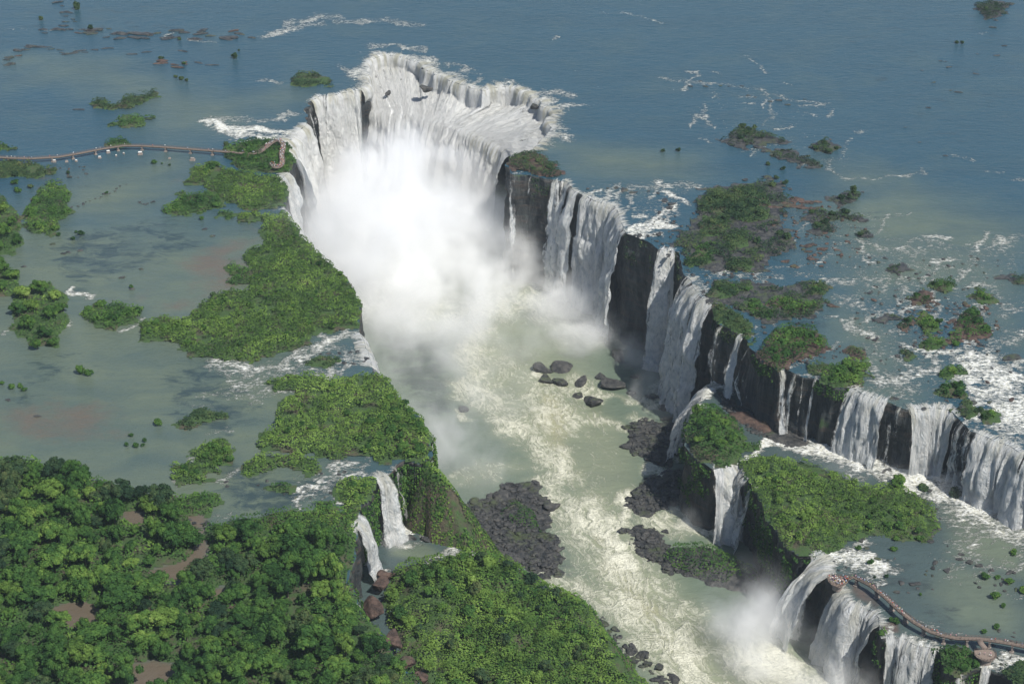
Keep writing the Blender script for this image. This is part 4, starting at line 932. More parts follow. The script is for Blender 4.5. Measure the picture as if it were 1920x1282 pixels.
# ---- islets with a closed cover of shrubs
RIMMED = ('dark green islet around the loop lookout', 'bright green islet beside the left throat wall', 'long green island on the left rim of the gorge', 'broad shrub plateau between the left stream and the fan waterfall', 'shrub corner left of the fan waterfall', 'brownish green shrubs on the dark promontory',
 'shrub ledge beside the broad fanning fall', 'leafy islet on the lip left of the four thin falls', 'leafy islet on the lip right of the four thin falls', 'bushy headland beside the round lookout')
def islet(what, px, z0=0.0, h=.9, seed=1, mat='leaf_bright', gap=.22, r=(1.8, 4.4), hh=(1.2, 3.0), dens=1.9, size=1.05, amp=.5, soil='soil', **kw):
    ld = Land('islet_ground', 'soil and rock under the '+what, px, z0, h, 3.5, .5, 4, amp, mat=soil, grow=2.5 if what in RIMMED else 1.0, **{**dict(rag=7.0), **kw})
    thicket('low shrubs covering the '+what, px, z0, ld, r, hh, dens, size, mat, gap, seed)
    return ld
islet('dark green islet around the loop lookout', [(422,290),(440,272),(475,266),(508,264),(538,272),(544,300),(541,322),(515,325),(490,323),(455,313),(428,304)], seed=11, mat='leaf', hh=(1.5,3), gap=.2)
islet('bright green islet beside the left throat wall', [(356,345),(375,312),(400,306),(430,322),(470,326),(515,336),(535,350),(536,385),(500,392),(465,394),(430,377),(395,352)], seed=12, gap=.27)
islet('dull green islet left of the bright one', [(298,394),(330,378),(337,362),(380,360),(415,373),(420,390),(395,394),(370,402),(340,407),(310,402)], seed=13, mat='leaf')
islet('small shrub strip below the bright islet', [(445,404),(470,399),(502,400),(505,411),(470,416),(450,414)], seed=14)
islet('tiny shrub patch below the dull islet', [(408,402),(425,398),(438,404),(430,410),(412,409)], seed=15, mat='leaf')
EL = [(490,428),(505,408),(533,403),(553,425),(568,450),(588,470),(608,490),(638,515),(653,531),(668,560),(675,603),(668,610),(640,612),(620,622),(600,618),(584,612),(587,632),(560,650),(520,662),(490,668),(470,679),(445,680),(420,674),(375,668),(350,657),(320,642),(300,639),(270,636),(262,622),(270,605),(300,600),(340,604),(365,590),(385,572),(400,556),(430,550),(455,555),(470,547),(480,515),(472,500),(455,485),(470,470),(500,458),(508,442)]
islet('long green island on the left rim of the gorge', EL, seed=16, gap=.27, hh=(1.4,3.8), r=(1.8,5.0))
islet('small shrub group in the brown bay of the long island', [(430,492),(450,488),(468,515),(466,535),(445,538),(428,528),(432,508)], seed=17, mat='leaf')
GL = [(512,716),(535,709),(560,713),(600,706),(630,713),(655,714),(690,704),(703,702),(722,714),(744,745),(768,770),(790,792),(801,814),(808,851),(788,866),(765,860),(750,862),(735,868),(715,862),(690,850),(655,852),(640,862),(600,856),(560,848),(528,846),(500,841),(485,835),(492,820),(520,802),(530,770),(540,752),(546,737),(524,728)]
islet('broad shrub plateau between the left stream and the fan waterfall', GL, seed=18, gap=.26, hh=(1.4,4.2), r=(1.8,5.4))
islet('shrub islet above the lower left forest', [(320,875),(350,868),(362,850),(388,832),(415,824),(438,842),(434,870),(412,886),(390,890),(382,908),(335,905),(318,892)], seed=19, hh=(1.6,3.4))
islet('crescent shrub islet round a still pool', [(462,872),(480,857),(520,853),(560,856),(600,866),(612,884),(592,890),(566,880),(530,878),(508,884),(480,900),(465,888)], seed=20)
islet('shrub bank between two dark stream arms', [(312,950),(340,936),(370,926),(412,931),(420,946),(392,960),(360,968),(322,964)], seed=21, mat='leaf', hh=(2,3.5))
islet('shrub corner left of the fan waterfall', [(640,906),(665,898),(696,903),(702,914),(690,935),(676,958),(650,957),(636,940),(642,922)], seed=22, mat='leaf_bright', hh=(1.5,3))
islet('small round shrub islet in the stream rapids', [(510,918),(530,912),(550,918),(545,928),(520,928)], seed=23, mat='leaf')
islet('grassy strip in the dark stream above the promontory', [(590,948),(620,944),(640,950),(620,957),(595,956)], seed=24, mat='leaf')
islet('flat reed patch in the calm left water', [(332,795),(345,780),(375,770),(410,772),(432,780),(425,790),(380,790),(362,805),(340,806)], seed=25, mat='leaf_dull', hh=(.8,1.6), gap=.4)
islet('drowned shrub strip in the rapids above the shrub plateau', [(575,680),(600,670),(640,672),(636,682),(600,686)], seed=26, mat='leaf_dull', hh=(.6,1.4), gap=.42)
# far left river
islet('long dark shrub chain in the far left river', [(174,192),(185,186),(198,196),(225,190),(245,184),(270,175),(292,170),(298,180),(285,188),(255,196),(235,205),(215,207),(178,202)], seed=27, mat='leaf_dull', hh=(1.5,3.5), gap=.33)
islet('pale green bar below the dark shrub chain', [(205,238),(225,224),(250,218),(288,220),(292,226),(262,235),(235,240)], seed=28, mat='leaf', gap=.3)
islet('dark cushion islets above the left throat wall', [(550,146),(575,134),(600,142),(622,152),(620,160),(598,158),(575,166),(553,158)], seed=29, mat='leaf_dull', gap=.36)
islet('tiny green islet behind the left footbridge', [(200,272),(212,264),(232,262),(243,268),(240,273),(215,275)], seed=30, mat='leaf')
islet('dark thicket under the left end of the footbridge', [(-60,305),(0,302),(45,306),(70,312),(98,318),(100,328),(60,335),(20,332),(-60,330)], seed=31, mat='leaf_dull', gap=.33)
islet('leafy shore below the left end of the footbridge', [(46,405),(60,385),(82,345),(112,338),(126,370),(122,390),(135,400),(118,415),(96,440),(60,440),(45,425)], seed=32, mat='leaf', hh=(2,4.2), r=(2,4.5), gap=.3)
islet('leafy clump at the left picture edge by the footbridge', [(-60,268),(0,268),(22,274),(30,280),(0,286),(-60,286)], seed=33, mat='leaf', gap=.3)
islet('dark bush chain trailing from the wooded islet', [(150,592),(178,570),(205,570),(238,574),(266,576),(268,598),(238,606),(215,620),(196,610),(162,606)], seed=34, mat='leaf', hh=(2,4), r=(2,4), gap=.33)
# right of the throat
islet('brownish green shrubs on the dark promontory', [(958,298),(972,291),(1000,290),(1024,296),(1044,308),(1042,322),(1030,333),(1005,331),(985,322),(965,316)], seed=35, mat='leaf_dull', hh=(1.2,2.6), gap=.3, soil='redrock')
islet('large dark island at the edge of the calm right river', [(1316,385),(1330,362),(1350,358),(1375,366),(1385,352),(1420,352),(1435,370),(1440,395),(1440,415),(1400,420),(1370,412),(1360,398),(1335,400),(1312,392)], seed=36, mat='leaf_dull', hh=(1.8,3.8), r=(2,4.5), gap=.28)
for q, lb, sd3 in (([(1350,265),(1370,248),(1400,236),(1425,246),(1465,258),(1475,268),(1420,274),(1380,276)],'ragged scrub reef in the middle of the blue right river',111),([(1448,284),(1480,284),(1525,300),(1540,312),(1500,310),(1460,298)],'thin black reef upstream of the large dark island',112),
    ([(1520,272),(1545,264),(1575,274),(1572,288),(1535,290)],'small bushy reef alone in the blue right river',113),([(1560,372),(1585,360),(1612,362),(1608,376),(1575,384)],'ragged islet under the palm like bushes',114),([(1490,405),(1530,396),(1600,402),(1620,412),(1560,418),(1500,416)],'long low scrub bar right of the large dark island',115),
    ([(1520,425),(1555,416),(1570,430),(1545,442),(1522,438)],'small scrub islet below the long low bar',116),([(1600,440),(1625,436),(1632,448),(1608,452)],'speck of a scrub islet beside the silty water',117),([(1830,8),(1860,2),(1895,8),(1880,30),(1850,40)],'dark scrub reef at the far right corner',118),
    ([(1640,600),(1665,592),(1690,600),(1670,610)],'half drowned reef in the white tongue',119),([(1870,520),(1900,512),(1930,522),(1910,535)],'dark reef at the right picture edge',120),([(1660,505),(1690,498),(1715,506),(1690,515)],'flat dark reef at the upstream rapids',121)):
    islet(lb, q, seed=sd3, mat='leaf_dull', hh=(1,2.6), gap=.46, soil='boulder', h=.5, rag=9)
islet('broad rock and scrub shelf beside the calm right river', [(1262,452),(1300,405),(1316,360),(1380,345),(1440,335),(1490,368),(1462,415),(1490,455),(1430,505),(1360,515),(1290,500)], seed=101, mat='leaf_dull', hh=(1,2.6), gap=.52, soil='boulder', h=.5, rag=12)
islet('stony scrub bar above the broad fanning fall', [(1330,535),(1400,520),(1450,540),(1540,530),(1560,560),(1520,592),(1440,604),(1380,590),(1330,565)], seed=102, mat='leaf_dull', hh=(1,2.2), gap=.53, soil='boulder', h=.4, rag=12)
islet('dark island below the large dark one', [(1308,430),(1320,412),(1345,402),(1368,408),(1375,425),(1352,440),(1322,442)], seed=37, mat='leaf_dull', hh=(1.5,3), gap=.3)
islet('dark green island with a white chute at its foot', [(1355,455),(1372,438),(1400,432),(1410,450),(1402,464),(1372,470)], seed=38, mat='leaf_dull', hh=(1.8,3.4), gap=.26)
islet('green bank above the slender white column', [(1282,492),(1295,475),(1320,462),(1345,458),(1352,472),(1335,490),(1310,500),(1288,504)], seed=39, mat='leaf', hh=(1.5,3), gap=.3)
islet('dark bush rock right of the white chute', [(1358,500),(1375,488),(1400,482),(1415,495),(1408,508),(1385,512),(1362,508)], seed=40, mat='leaf_dull', gap=.35)
islet('flat olive islet below the white chute', [(1325,545),(1345,534),(1375,530),(1405,532),(1416,545),(1390,552),(1360,558),(1330,556)], seed=41, mat='leaf_dull', hh=(1,2), gap=.33)
islet('green islet with reddish rocks in the right rapids', [(1438,572),(1448,560),(1470,556),(1500,566),(1530,568),(1528,580),(1505,590),(1480,592),(1460,580)], seed=42, mat='leaf', gap=.36, soil='redrock')
islet('small green islet upstream of the reddish rocks', [(1512,552),(1520,535),(1545,530),(1558,545),(1550,556),(1530,558)], seed=43, mat='leaf_dull', gap=.36)
islet('small green clump left of the reddish rocks', [(1398,588),(1405,566),(1425,562),(1430,580),(1450,585),(1452,594),(1425,598)], seed=44, mat='leaf', gap=.36)
islet('shrub ledge beside the broad fanning fall', [(1327,575),(1345,570),(1370,580),(1392,595),(1401,610),(1398,626),(1383,622),(1366,613),(1350,603),(1334,590)], seed=45, mat='leaf_dull', hh=(1.2,2.4), gap=.26)
islet('small shrub cushion right of the leaning white column', [(1393,636),(1400,622),(1415,625),(1416,640),(1408,648),(1398,646)], seed=46, mat='leaf', gap=.3)
islet('leafy islet on the lip left of the four thin falls', [(1420,668),(1440,642),(1462,618),(1495,616),(1530,622),(1548,640),(1550,655),(1528,668),(1492,676),(1480,690),(1458,692),(1440,684),(1428,676)], seed=47, mat='leaf', hh=(1.8,4), r=(2,4.4), gap=.27, soil='redrock')
islet('low brush between the four thin falls and the stony stream', [(1498,704),(1510,688),(1530,683),(1548,690),(1545,700),(1525,706)], seed=48, mat='leaf_dull', gap=.36)
islet('leafy islet on the lip right of the four thin falls', [(1522,722),(1548,704),(1565,685),(1600,678),(1625,684),(1626,705),(1608,722),(1590,722),(1572,727),(1545,719)], seed=49, mat='leaf', hh=(1.8,4), r=(2,4.2), gap=.26)
islet('brush on brown rock upstream of the right leafy islet', [(1585,668),(1600,655),(1625,658),(1622,672),(1600,676)], seed=50, mat='leaf_dull', gap=.4, soil='redrock')
for q, lb, sd2 in (([(1745,537),(1760,528),(1785,530),(1792,542),(1770,548)],'small islet highest up in the right rapids',51),([(1705,560),(1720,548),(1745,552),(1755,562),(1735,568),(1712,566)],'small islet beside the fan of white water',52),
    ([(1826,555),(1835,540),(1855,550),(1860,565),(1840,570)],'round bushy islet near the right edge of the rapids',53),([(1775,640),(1790,618),(1808,590),(1822,578),(1840,590),(1845,612),(1862,622),(1850,632),(1820,634),(1795,642)],'biggest rocky islet in the right rapids',54),
    ([(1722,600),(1735,588),(1760,610),(1765,622),(1740,630),(1728,618)],'long bushy islet left of the biggest rocky one',55),([(1688,612),(1695,602),(1712,596),(1712,610),(1700,618)],'rock islet with bushes at the white tongue',56),
    ([(1722,655),(1740,640),(1768,640),(1770,650),(1745,656)],'low bushy strip below the long bushy islet',57),([(1762,705),(1775,690),(1795,688),(1806,700),(1790,712)],'small bright bush islet above the lip rapids',58),
    ([(1755,740),(1765,725),(1790,718),(1812,726),(1810,745),(1790,755)],'bushy rock island just above the lip rapids',59),([(1790,770),(1802,756),(1822,758),(1835,775),(1850,795),(1862,790),(1870,775),(1855,765),(1838,768),(1826,790),(1812,790)],'bush rocks on the lip of the brilliant curtain',60),
    ([(1682,665),(1695,655),(1708,664),(1700,674)],'low dark islet in the silty current',61)):
    islet(lb, q, seed=sd2, mat='leaf' if sd2 not in (52, 56, 61, 60) else 'leaf_dull', hh=(1.3,3.2), gap=.34, soil='redrock' if sd2 in (54, 52, 56) else 'soil')

# ---- middle tier
TISL = [(1391,870),(1420,858),(1460,858),(1500,870),(1540,880),(1575,892),(1600,912),(1640,918),(1672,912),(1705,925),(1722,940),(1745,952),(1752,985),(1738,1012),(1700,1012),(1655,1002),(1620,1005),(1590,1015),(1560,1032),(1531,1040),(1496,1040),(1470,1019),(1457,993),(1443,975),(1432,950),(1420,916),(1406,899)]
tisl = Land('island_ground', 'dark soil of the big shrub island on the middle tier', TISL, TZ, 3.0, 18, .5, 4, .9, grow=2.5)
thicket('close mat of rounded shrubs on the big middle tier island', TISL, TZ, tisl, (1.5, 4.2), (1.6, 4.6), 2.2, .9, 'leaf_bright', .34, 71)
BLK = [(1290,800),(1300,775),(1318,768),(1345,772),(1372,790),(1392,815),(1392,840),(1380,862),(1345,872),(1320,866),(1300,850),(1288,830)]
blk = Land('rock_block', 'tree covered rock block in front of the four thin falls', BLK, TZ, 5.0, 12, .6, 4, 1.0, grow=2.0)
thicket('thick leafage on the rock block by the four thin falls', BLK, TZ, blk, (2.5, 5.2), (2.5, 5.5), 1.7, 1.1, 'leaf', .12, 72)
for a, b, r in ((1305,790,4.6),(1318,812,5),(1338,800,4.6),(1358,815,5),(1335,835,5.2),(1310,840,4),(1372,840,4.6),(1352,852,4.2)):
    x, y = P(a, b, TZ); tree(x, y, TZ+4, r, r*1.5, rg_.choice((0, 2, 3, 5)), 'bushy tree on the rock block', 'trees on the rock block')
islet('round shrubs between the rock block and the foam', [(1388,845),(1400,832),(1425,828),(1428,842),(1408,850)], TZ, seed=73, mat='leaf', gap=.2)
islet('small shrub patch left of the boardwalk viewpoint falls', [(1650,1185),(1658,1175),(1668,1190),(1660,1196)], TZ, seed=74, mat='leaf', gap=.2)
islet('bushy headland beside the round lookout', [(1764,1224),(1785,1217),(1812,1224),(1838,1240),(1832,1256),(1806,1262),(1786,1262),(1770,1240)], TZ, seed=75, mat='leaf', hh=(1.6,3.2), gap=.18)
islet('bushes at the bottom right corner', [(1866,1262),(1885,1250),(1930,1250),(1960,1300),(1900,1290)], TZ, seed=76, mat='leaf_dull', hh=(1.5,3), gap=.25)

# ---- left shelf: mossy hill and ridge
HILL = [(730,1125),(745,1095),(775,1072),(800,1062),(830,1050),(880,1054),(945,1066),(1005,1088),(1068,1130),(1110,1180),(1136,1240),(1156,1290),(1172,1335),(1200,1440),(800,1440),(800,1330),(778,1250),(750,1190),(734,1150)]
ht = lambda x, y: 15*(fbm(x/20, y/20, 311, 3)-.45)
hill = Land('mossy_hill', 'lumpy green hill on the low shelf at bottom centre', HILL, LZ, 4.0, 9, 1.65, 40, 1.4, step=2.0, zmin=GZ-2, tilt=ht, grow=4.0)
thicket('thick bright shrubs over the lumpy hill at bottom centre', HILL, LZ, hill, (2.2, 6.6), (2.2, 7.0), 1.9, 1.05, 'leaf_bright', .33, 81)
thicket('shrubs hanging down the river side of the lumpy hill', [(1000,1070),(1110,1170),(1170,1330),(1330,1330),(1200,1150),(1050,1040)], LZ, hill, (2, 4.5), (1.2, 3.2), 1.3, 1.25, 'leaf', .33, 82, 'slope_shrubs', 0, 40)
def ridge_land():
    path = np.array([(*P(800,868,0), -1.0), (*P(835,905,-8), -8.0), (*P(852,952,-20), -20.0), (*P(866,995,-30), -31.0), (*P(880,1030,LZ), -37.0)])
    p = resample_n(path, 60)
    xs = np.arange(p[:, 0].min()-26, p[:, 0].max()+40, 1.6); ys = np.arange(p[:, 1].min()-26, p[:, 1].max()+26, 1.6)
    X, Y = np.meshgrid(xs, ys)
    Z = np.full(X.shape, -200.0)
    for q in p:
        d = np.hypot(X-q[0], Y-q[1]); Z = np.maximum(Z, q[2]-np.where(X > q[0], 1.9, 3.0)*np.maximum(0, d-2))
    Z += 3*(fbm(X/7, Y/7, 321, 4)-.5)
    Zc = np.maximum(Z, GZ-2)
    o = link('mossy_ridge', np_mesh('mossy_ridge', np.stack([X.ravel(), Y.ravel(), Zc.ravel()], 1), grid_faces(*X.shape), [M['soil']])); tag(o, 'steep green ridge between the boulder pool and the gorge', kind='structure')
    rng = np.random.default_rng(5); n = 17000
    fi = rng.uniform(0, X.shape[0]-1.01, n); fj = rng.uniform(0, X.shape[1]-1.01, n); i = fi.astype(int); j = fj.astype(int); a_, b_ = fi-i, fj-j
    zi = Zc[i, j]*(1-a_)*(1-b_)+Zc[i+1, j]*a_*(1-b_)+Zc[i, j+1]*(1-a_)*b_+Zc[i+1, j+1]*a_*b_; m = (zi > GZ+3) & (fbm(fi/5, fj/5, 9, 3) > .33); i, j, fi, fj, zi = i[m], j[m], fi[m], fj[m], zi[m]
    gy, gx = np.gradient(Zc, 1.6); nn = unit(np.stack([-gx[i, j], -gy[i, j], np.ones(len(i))], 1)+rng.normal(size=(len(i), 3))*.4)
    pos = np.stack([xs[0]+fj*1.6, ys[0]+fi*1.6, zi+.2+rng.uniform(0, 1.0, len(i))+2.6*fbm(fi/3.0, fj/3.0, 19, 2)], 1)
    V, F, t = cards(pos, nn, 1.25, rng)
    tag(link('ridge_shrubs', np_mesh('ridge_shrubs', V, F, [M['leaf']], dict(tint=t), smooth_=False)), 'shrubs on the steep ridge between the boulder pool and the gorge', 'shrubs', None, 'stuff')
ridge_land()

# ---- plants on the cliff faces
hanging('plants hanging on the cliff under the shrub plateau corner', [(742,871),(768,862),(790,868),(811,853),(803,812)], 0, 1, 40, 1.6, 1.4, 'leaf', 1, .75)
hanging('plants on the cliff behind the fan waterfall', [(718,888),(735,880),(742,871)], 0, 1, 30, 1.2, 1.2, 'leaf', 2, .6)
hanging('plants on the promontory cliff beside the narrow fall', [(676,957),(688,938),(702,912)], 0, 1, 36, 1.4, 1.3, 'leaf', 3, .75)
hanging('plants on the forest cliff edge at the crevice', [(791,1282),(741,1238),(717,1187),(684,1154),(656,1100)], 0, .5, 16, 1.3, 1.2, 'leaf', 4, .6)
hanging('plants on the shady cliff of the big shrub island', [(1404,900),(1418,916),(1441,976),(1468,1020),(1495,1042),(1531,1042)], TZ, .5, 30, 1.5, 1.3, 'leaf', 5, .62)
hanging('plants on the cliff under the rock block', [(1297,768),(1288,800),(1284,838),(1297,853),(1315,866),(1337,879)], TZ, .5, 34, 1.2, 1.3, 'leaf', 6, .5)
hanging('plants along the lip by the four thin falls', [(1416,660),(1444,686),(1461,693)], 0, .3, 9, 1.6, 1.2, 'leaf', 7, .8)
hanging('plants along the lip under the right leafy islet', [(1530,710),(1572,728),(1588,724)], 0, .3, 8, 1.6, 1.2, 'leaf', 8, .75)
hanging('plants along the ledge by the broad fanning fall', [(1344,590),(1366,617),(1384,624)], 0, .3, 10, 1.4, 1.2, 'leaf_dull', 9, .65)
hanging('plants on the dark cliff by the slender white column', [(1174,438),(1195,445),(1220,455),(1234,467)], 0, .5, 26, .7, 1.2, 'leaf_dull', 10, .4)
hanging('plants on the dark cliff right of the slender column', [(1272,471),(1279,495),(1284,517)], 0, .5, 22, .8, 1.2, 'leaf_dull', 11, .4)
hanging('plants on the face of the dark promontory', [(1000,331),(1020,334),(1034,336)], 0, .5, 40, .8, 1.2, 'leaf_dull', 12, .45)
hanging('plants on the bushy headland cliff at bottom right', [(1762,1221),(1768,1240),(1784,1264),(1806,1264),(1838,1252)], TZ, .3, 25, 1.2, 1.2, 'leaf', 13, .6)
hanging('plants on the cliff left of the bottom edge fall', [(1642,1182),(1652,1198),(1660,1196)], TZ, .3, 18, 1.2, 1.2, 'leaf', 14, .6)
# ------------------------------------------------------------------ rocks
def rock_mesh(seed, mat, sub=3):
    bm = bmesh.new(); bmesh.ops.create_icosphere(bm, subdivisions=sub, radius=1.0)
    rng = np.random.default_rng(seed); o = rng.uniform(0, 50, 3); pl = unit(rng.normal(size=(14, 3)))
    dcut = rng.uniform(.45, .80, 14)
    for v in bm.verts:
        p = np.array(v.co); n = p/np.linalg.norm(p)
        for a, c in zip(pl, dcut):
            q = p@a
            if q > c: p = p-a*(q-c)*1.0
        p = p*(1+.35*(float(vn(n[0]*2+o[0], n[1]*2+n[2]*1.3+o[1], seed))-.5))
        v.co = p
    me = bpy.data.meshes.new('rock'); bm.to_mesh(me); bm.free(); me.materials.append(M[mat])
    return me
ROCK = {k: [rock_mesh(100+s, k) for s in range(6)] for k in ('boulder', 'redrock')}
def rock(px, py, r, label, group, mat='boulder', z=0.0, flat=None, world=None, zadd=0.0, el=None):
    x, y = world or P(px, py, z)
    f = flat or rg_.uniform(.45, .75); e = el or rg_.uniform(1.0, 1.5)
    queue('rock', rg_.choice(ROCK[mat]), (x, y, z+zadd+r*f*.25), rg_.uniform(-.5, .5) if el else rg_.uniform(0, 6.28), (r*e, r/e**.3, r*f), label, group)
def rocks(label, group, pts, n, spread, r0, r1, mat='boulder', z=0.0, flat=None, el=None, red=.0):
    p = resample_n(np.array(pts, float), max(n, 2))
    for k in range(n):
        a = p[k]+np.array([rg_.gauss(0, spread), rg_.gauss(0, spread*.5)])
        r = r0+(r1-r0)*rg_.random()**1.7
        rock(a[0], a[1], r, label, group, 'redrock' if rg_.random() < red else mat, z, flat, None, 0, el)
def rubble(label, px, z, n, r0, r1, mat='boulder', seed=1, land=None):
    rng = np.random.default_rng(seed); poly = PP(px, z); lo, hi = poly.min(0), poly.max(0)
    x = rng.uniform(lo[0], hi[0], n*4); y = rng.uniform(lo[1], hi[1], n*4)
    d = sdf(x, y, poly, 10); m = d+(vn(x/5, y/5, seed)-.5)*8 > 0; x, y = x[m][:n], y[m][:n]
    ms = [rock_mesh(300+s, mat, 2) for s in range(5)]; VV, FF, b = [], [], 0
    cs = [np.array([v.co for v in me_.vertices]) for me_ in ms]; fs = [np.array([p_.vertices for p_ in me_.polygons]) for me_ in ms]
    for me_ in ms: bpy.data.meshes.remove(me_)
    for i in range(len(x)):
        k = i % 5; r = r0+(r1-r0)*rng.random()**2.2; a = rng.uniform(0, 6.28); c, s_ = math.cos(a), math.sin(a)
        v = cs[k]*np.array([r*rng.uniform(1, 1.5), r, r*rng.uniform(.3, .55)]); v = np.c_[v[:, 0]*c-v[:, 1]*s_, v[:, 0]*s_+v[:, 1]*c, v[:, 2]]
        VV.append(v+np.array([x[i], y[i], z+.15*r+(land.height(x[i:i+1], y[i:i+1])[0][0]-z if land else 0)])); FF.append(fs[k]+b); b += len(v)
    return tag(link('rock_rubble', np_mesh('rock_rubble', np.vstack(VV), np.vstack(FF), [M[mat]], smooth_=False)), label, 'rocks', None, 'stuff')

for a, b, r, z, t in ((797,168,5,-7,'black rock poking through the horseshoe crest'),(1003,202,4.4,-6,'black rock on the right shoulder of the horseshoe'),(728,176,3.2,-15,'small dark rock in the white shelf of the horseshoe'),(573,214,5,-8,'black rock rib between the curved fall and the far curtain')): rock(a, b, r, t, None, 'boulder', z, .8)
# far left river
rocks('black rock of the long far bar', 'rocks of the far left bar', [(90,64),(130,58),(190,60),(250,68),(300,66),(340,65),(400,60),(430,70),(472,72)], 44, 9, 1.8, 5.5, flat=.22, el=2.1, red=.12)
rocks('black rock leading to the far left corner bush', 'rocks by the far left corner bush', [(112,8),(128,28),(138,38),(122,50),(104,58)], 12, 5, 1.5, 3.5, flat=.25, el=1.8)
rocks('dark rock of the short bar at far left', 'rocks of the short left bar', [(12,126),(20,112),(35,94),(60,86)], 12, 5, 2, 4.5, flat=.25, el=1.7, red=.1)
rocks('thin black rock of the curved reef', 'rocks of the curved reef', [(75,88),(110,95),(130,100),(160,97),(190,92),(215,90)], 14, 3, 1.5, 4, flat=.16, el=2.6)
rocks('brown rock lying under the dry bush in the far left river', 'rocks under the dry bush', [(298,114),(318,120),(338,122),(350,118)], 7, 5, 2, 4, 'redrock', flat=.25, el=1.8)
for a, b in ((250,102),(275,98),(342,96),(372,118),(395,122),(150,206)): rock(a, b, 2.4, 'small flat black rock alone in the calm far left river', 'lone rocks in the calm left river', flat=.15, el=2.8)
# calm left water
rocks('small stone in the line of stones across the green left water', 'line of stones', [(132,392),(150,384),(165,378),(185,372),(202,364),(215,358),(235,346)], 15, 2, .7, 1.9, flat=.4)
rocks('dark stone in the little ring of stones in the green left water', 'ring of stones', [(262,380),(268,384),(276,383),(284,379),(292,377)], 7, 1.5, .9, 1.7, flat=.4)
for a, b in ((247,542),(265,505),(128,473),(100,458),(150,470),(120,476),(230,520),(385,430),(398,443),(45,500),(62,640),(70,780),(15,750)): rock(a, b, 1.8, 'lone dark stone in the left shallows', 'lone stones in the left shallows', flat=.35, el=1.5)
rocks('reddish stone in the shallows under the left footbridge', 'stones under the footbridge', [(60,322),(100,318),(140,318),(155,312),(120,330),(150,335),(165,328)], 14, 6, .9, 2.2, red=.6, flat=.35)
rocks('dark rock in the left stream rapids above the gorge rim', 'rocks in the left stream', [(600,662),(640,668),(680,660),(690,672),(640,680)], 9, 5, 1, 2.6, flat=.4)
rocks('small dark rock in the stream rapids above the fan waterfall', 'rocks in the small stream', [(430,900),(500,905),(560,940),(640,935),(660,880),(600,890)], 16, 10, .8, 2.0, flat=.4)
rocks('black rock in the dry stream bed by the forest trees', 'rocks in the dry stream bed', [(355,975),(380,985),(398,978),(372,995)], 8, 5, .8, 1.8)
# right river
rocks('dark rock of the long reef in the blue right river', 'rocks of the right reef', [(1290,158),(1370,165),(1430,182),(1470,195),(1500,190)], 12, 6, 1, 2.4, flat=.25, el=1.8)
rocks('dark rock around the bushes of the middle right river', 'rocks round the right river bushes', [(1365,262),(1400,248),(1440,255),(1380,270),(1430,275),(1470,290),(1500,300),(1520,312)], 26, 8, 1.6, 4.6, flat=.28, el=1.8)
rocks('dark rock at the far upper right corner of the river', 'rocks in the far right corner', [(1850,25),(1845,10),(1870,14),(1885,5),(1868,35),(1860,48)], 12, 5, 1.5, 3.2, flat=.3, el=1.6)
rocks('tiny black rock in the sparse line in the far right river', 'sparse far right rocks', [(1800,80),(1785,90),(1760,112),(1745,125),(1790,130),(1800,175),(1715,135),(1895,82),(1690,245),(1700,255),(1742,280),(1770,295)], 16, 4, 1, 2.2, flat=.25, el=1.8)
rocks('reddish flat rock right of the large dark island', 'flat rocks right of the dark island', [(1445,388),(1470,382),(1500,376),(1528,380),(1525,388),(1480,390)], 11, 4, 2, 5, 'redrock', flat=.28, el=1.9)
rocks('reddish rock in the slack water of the right rapids', 'reddish rocks in the right slack water', [(1515,462),(1538,470),(1502,473),(1580,464),(1503,494),(1460,490),(1475,486),(1560,572)], 9, 2, 2, 3.6, 'redrock', flat=.4, el=1.5)
rocks('dark stone near the dark islands of the right river', 'stones near the dark islands', [(1320,382),(1300,400),(1420,440),(1440,425),(1470,410),(1520,400),(1560,395),(1430,460),(1480,440),(1400,345),(1440,340)], 20, 8, 1, 2.6, flat=.35, red=.25)
rocks('dark rock in the white water above the wide curtain', 'rocks above the wide curtain', [(1110,356),(1150,352),(1185,362),(1220,356),(1250,380),(1268,384),(1255,385)], 10, 5, 1.4, 3.4, flat=.4)
rocks('brown rock on the dry lip by the slender white column', 'rocks by the slender column', [(1195,440),(1225,448),(1250,440),(1280,455),(1300,450),(1245,400)], 10, 5, 1.3, 2.8, red=.6)
rocks('dark rock at the white chute beside the dark green island', 'rocks at the white chute', [(1340,500),(1380,520),(1410,525),(1440,535),(1420,510)], 12, 8, 1.2, 3, flat=.5, red=.2)
rocks('stone in the stony stream feeding the four thin falls', 'stones of the stony stream', [(1470,688),(1500,680),(1530,670),(1550,655),(1570,650),(1580,660),(1560,672)], 20, 6, .8, 2.2, red=.4)
for lb, q, n in (('dark rock scattered in the foamy right rapids', [(1640,470),(1700,520),(1660,560),(1760,570),(1690,620),(1800,660),(1720,670),(1850,600),(1780,500)], 24), ('dark rock in the rapids just above the right falls', [(1830,690),(1860,700),(1890,690),(1850,715),(1700,765),(1690,745),(1760,735),(1905,760),(1870,800)], 12)):
    rocks(lb, lb.replace('dark rock', 'dark rocks'), q, n, 16, .9, 2.6, flat=.4, red=.15)
rock(1900,672,5,'large flat dark rock near the right edge of the rapids',None,flat=.3,el=1.6)
rock(1808,768,3.6,'black rock standing on the lip of the brilliant curtain',None)
rocks('brown rock of the biggest rocky islet in the right rapids', 'rocks of the biggest rocky islet', [(1790,600),(1800,612),(1830,622),(1800,636),(1780,645),(1850,625)], 8, 4, 2, 4.4, 'redrock', flat=.3, el=1.6)
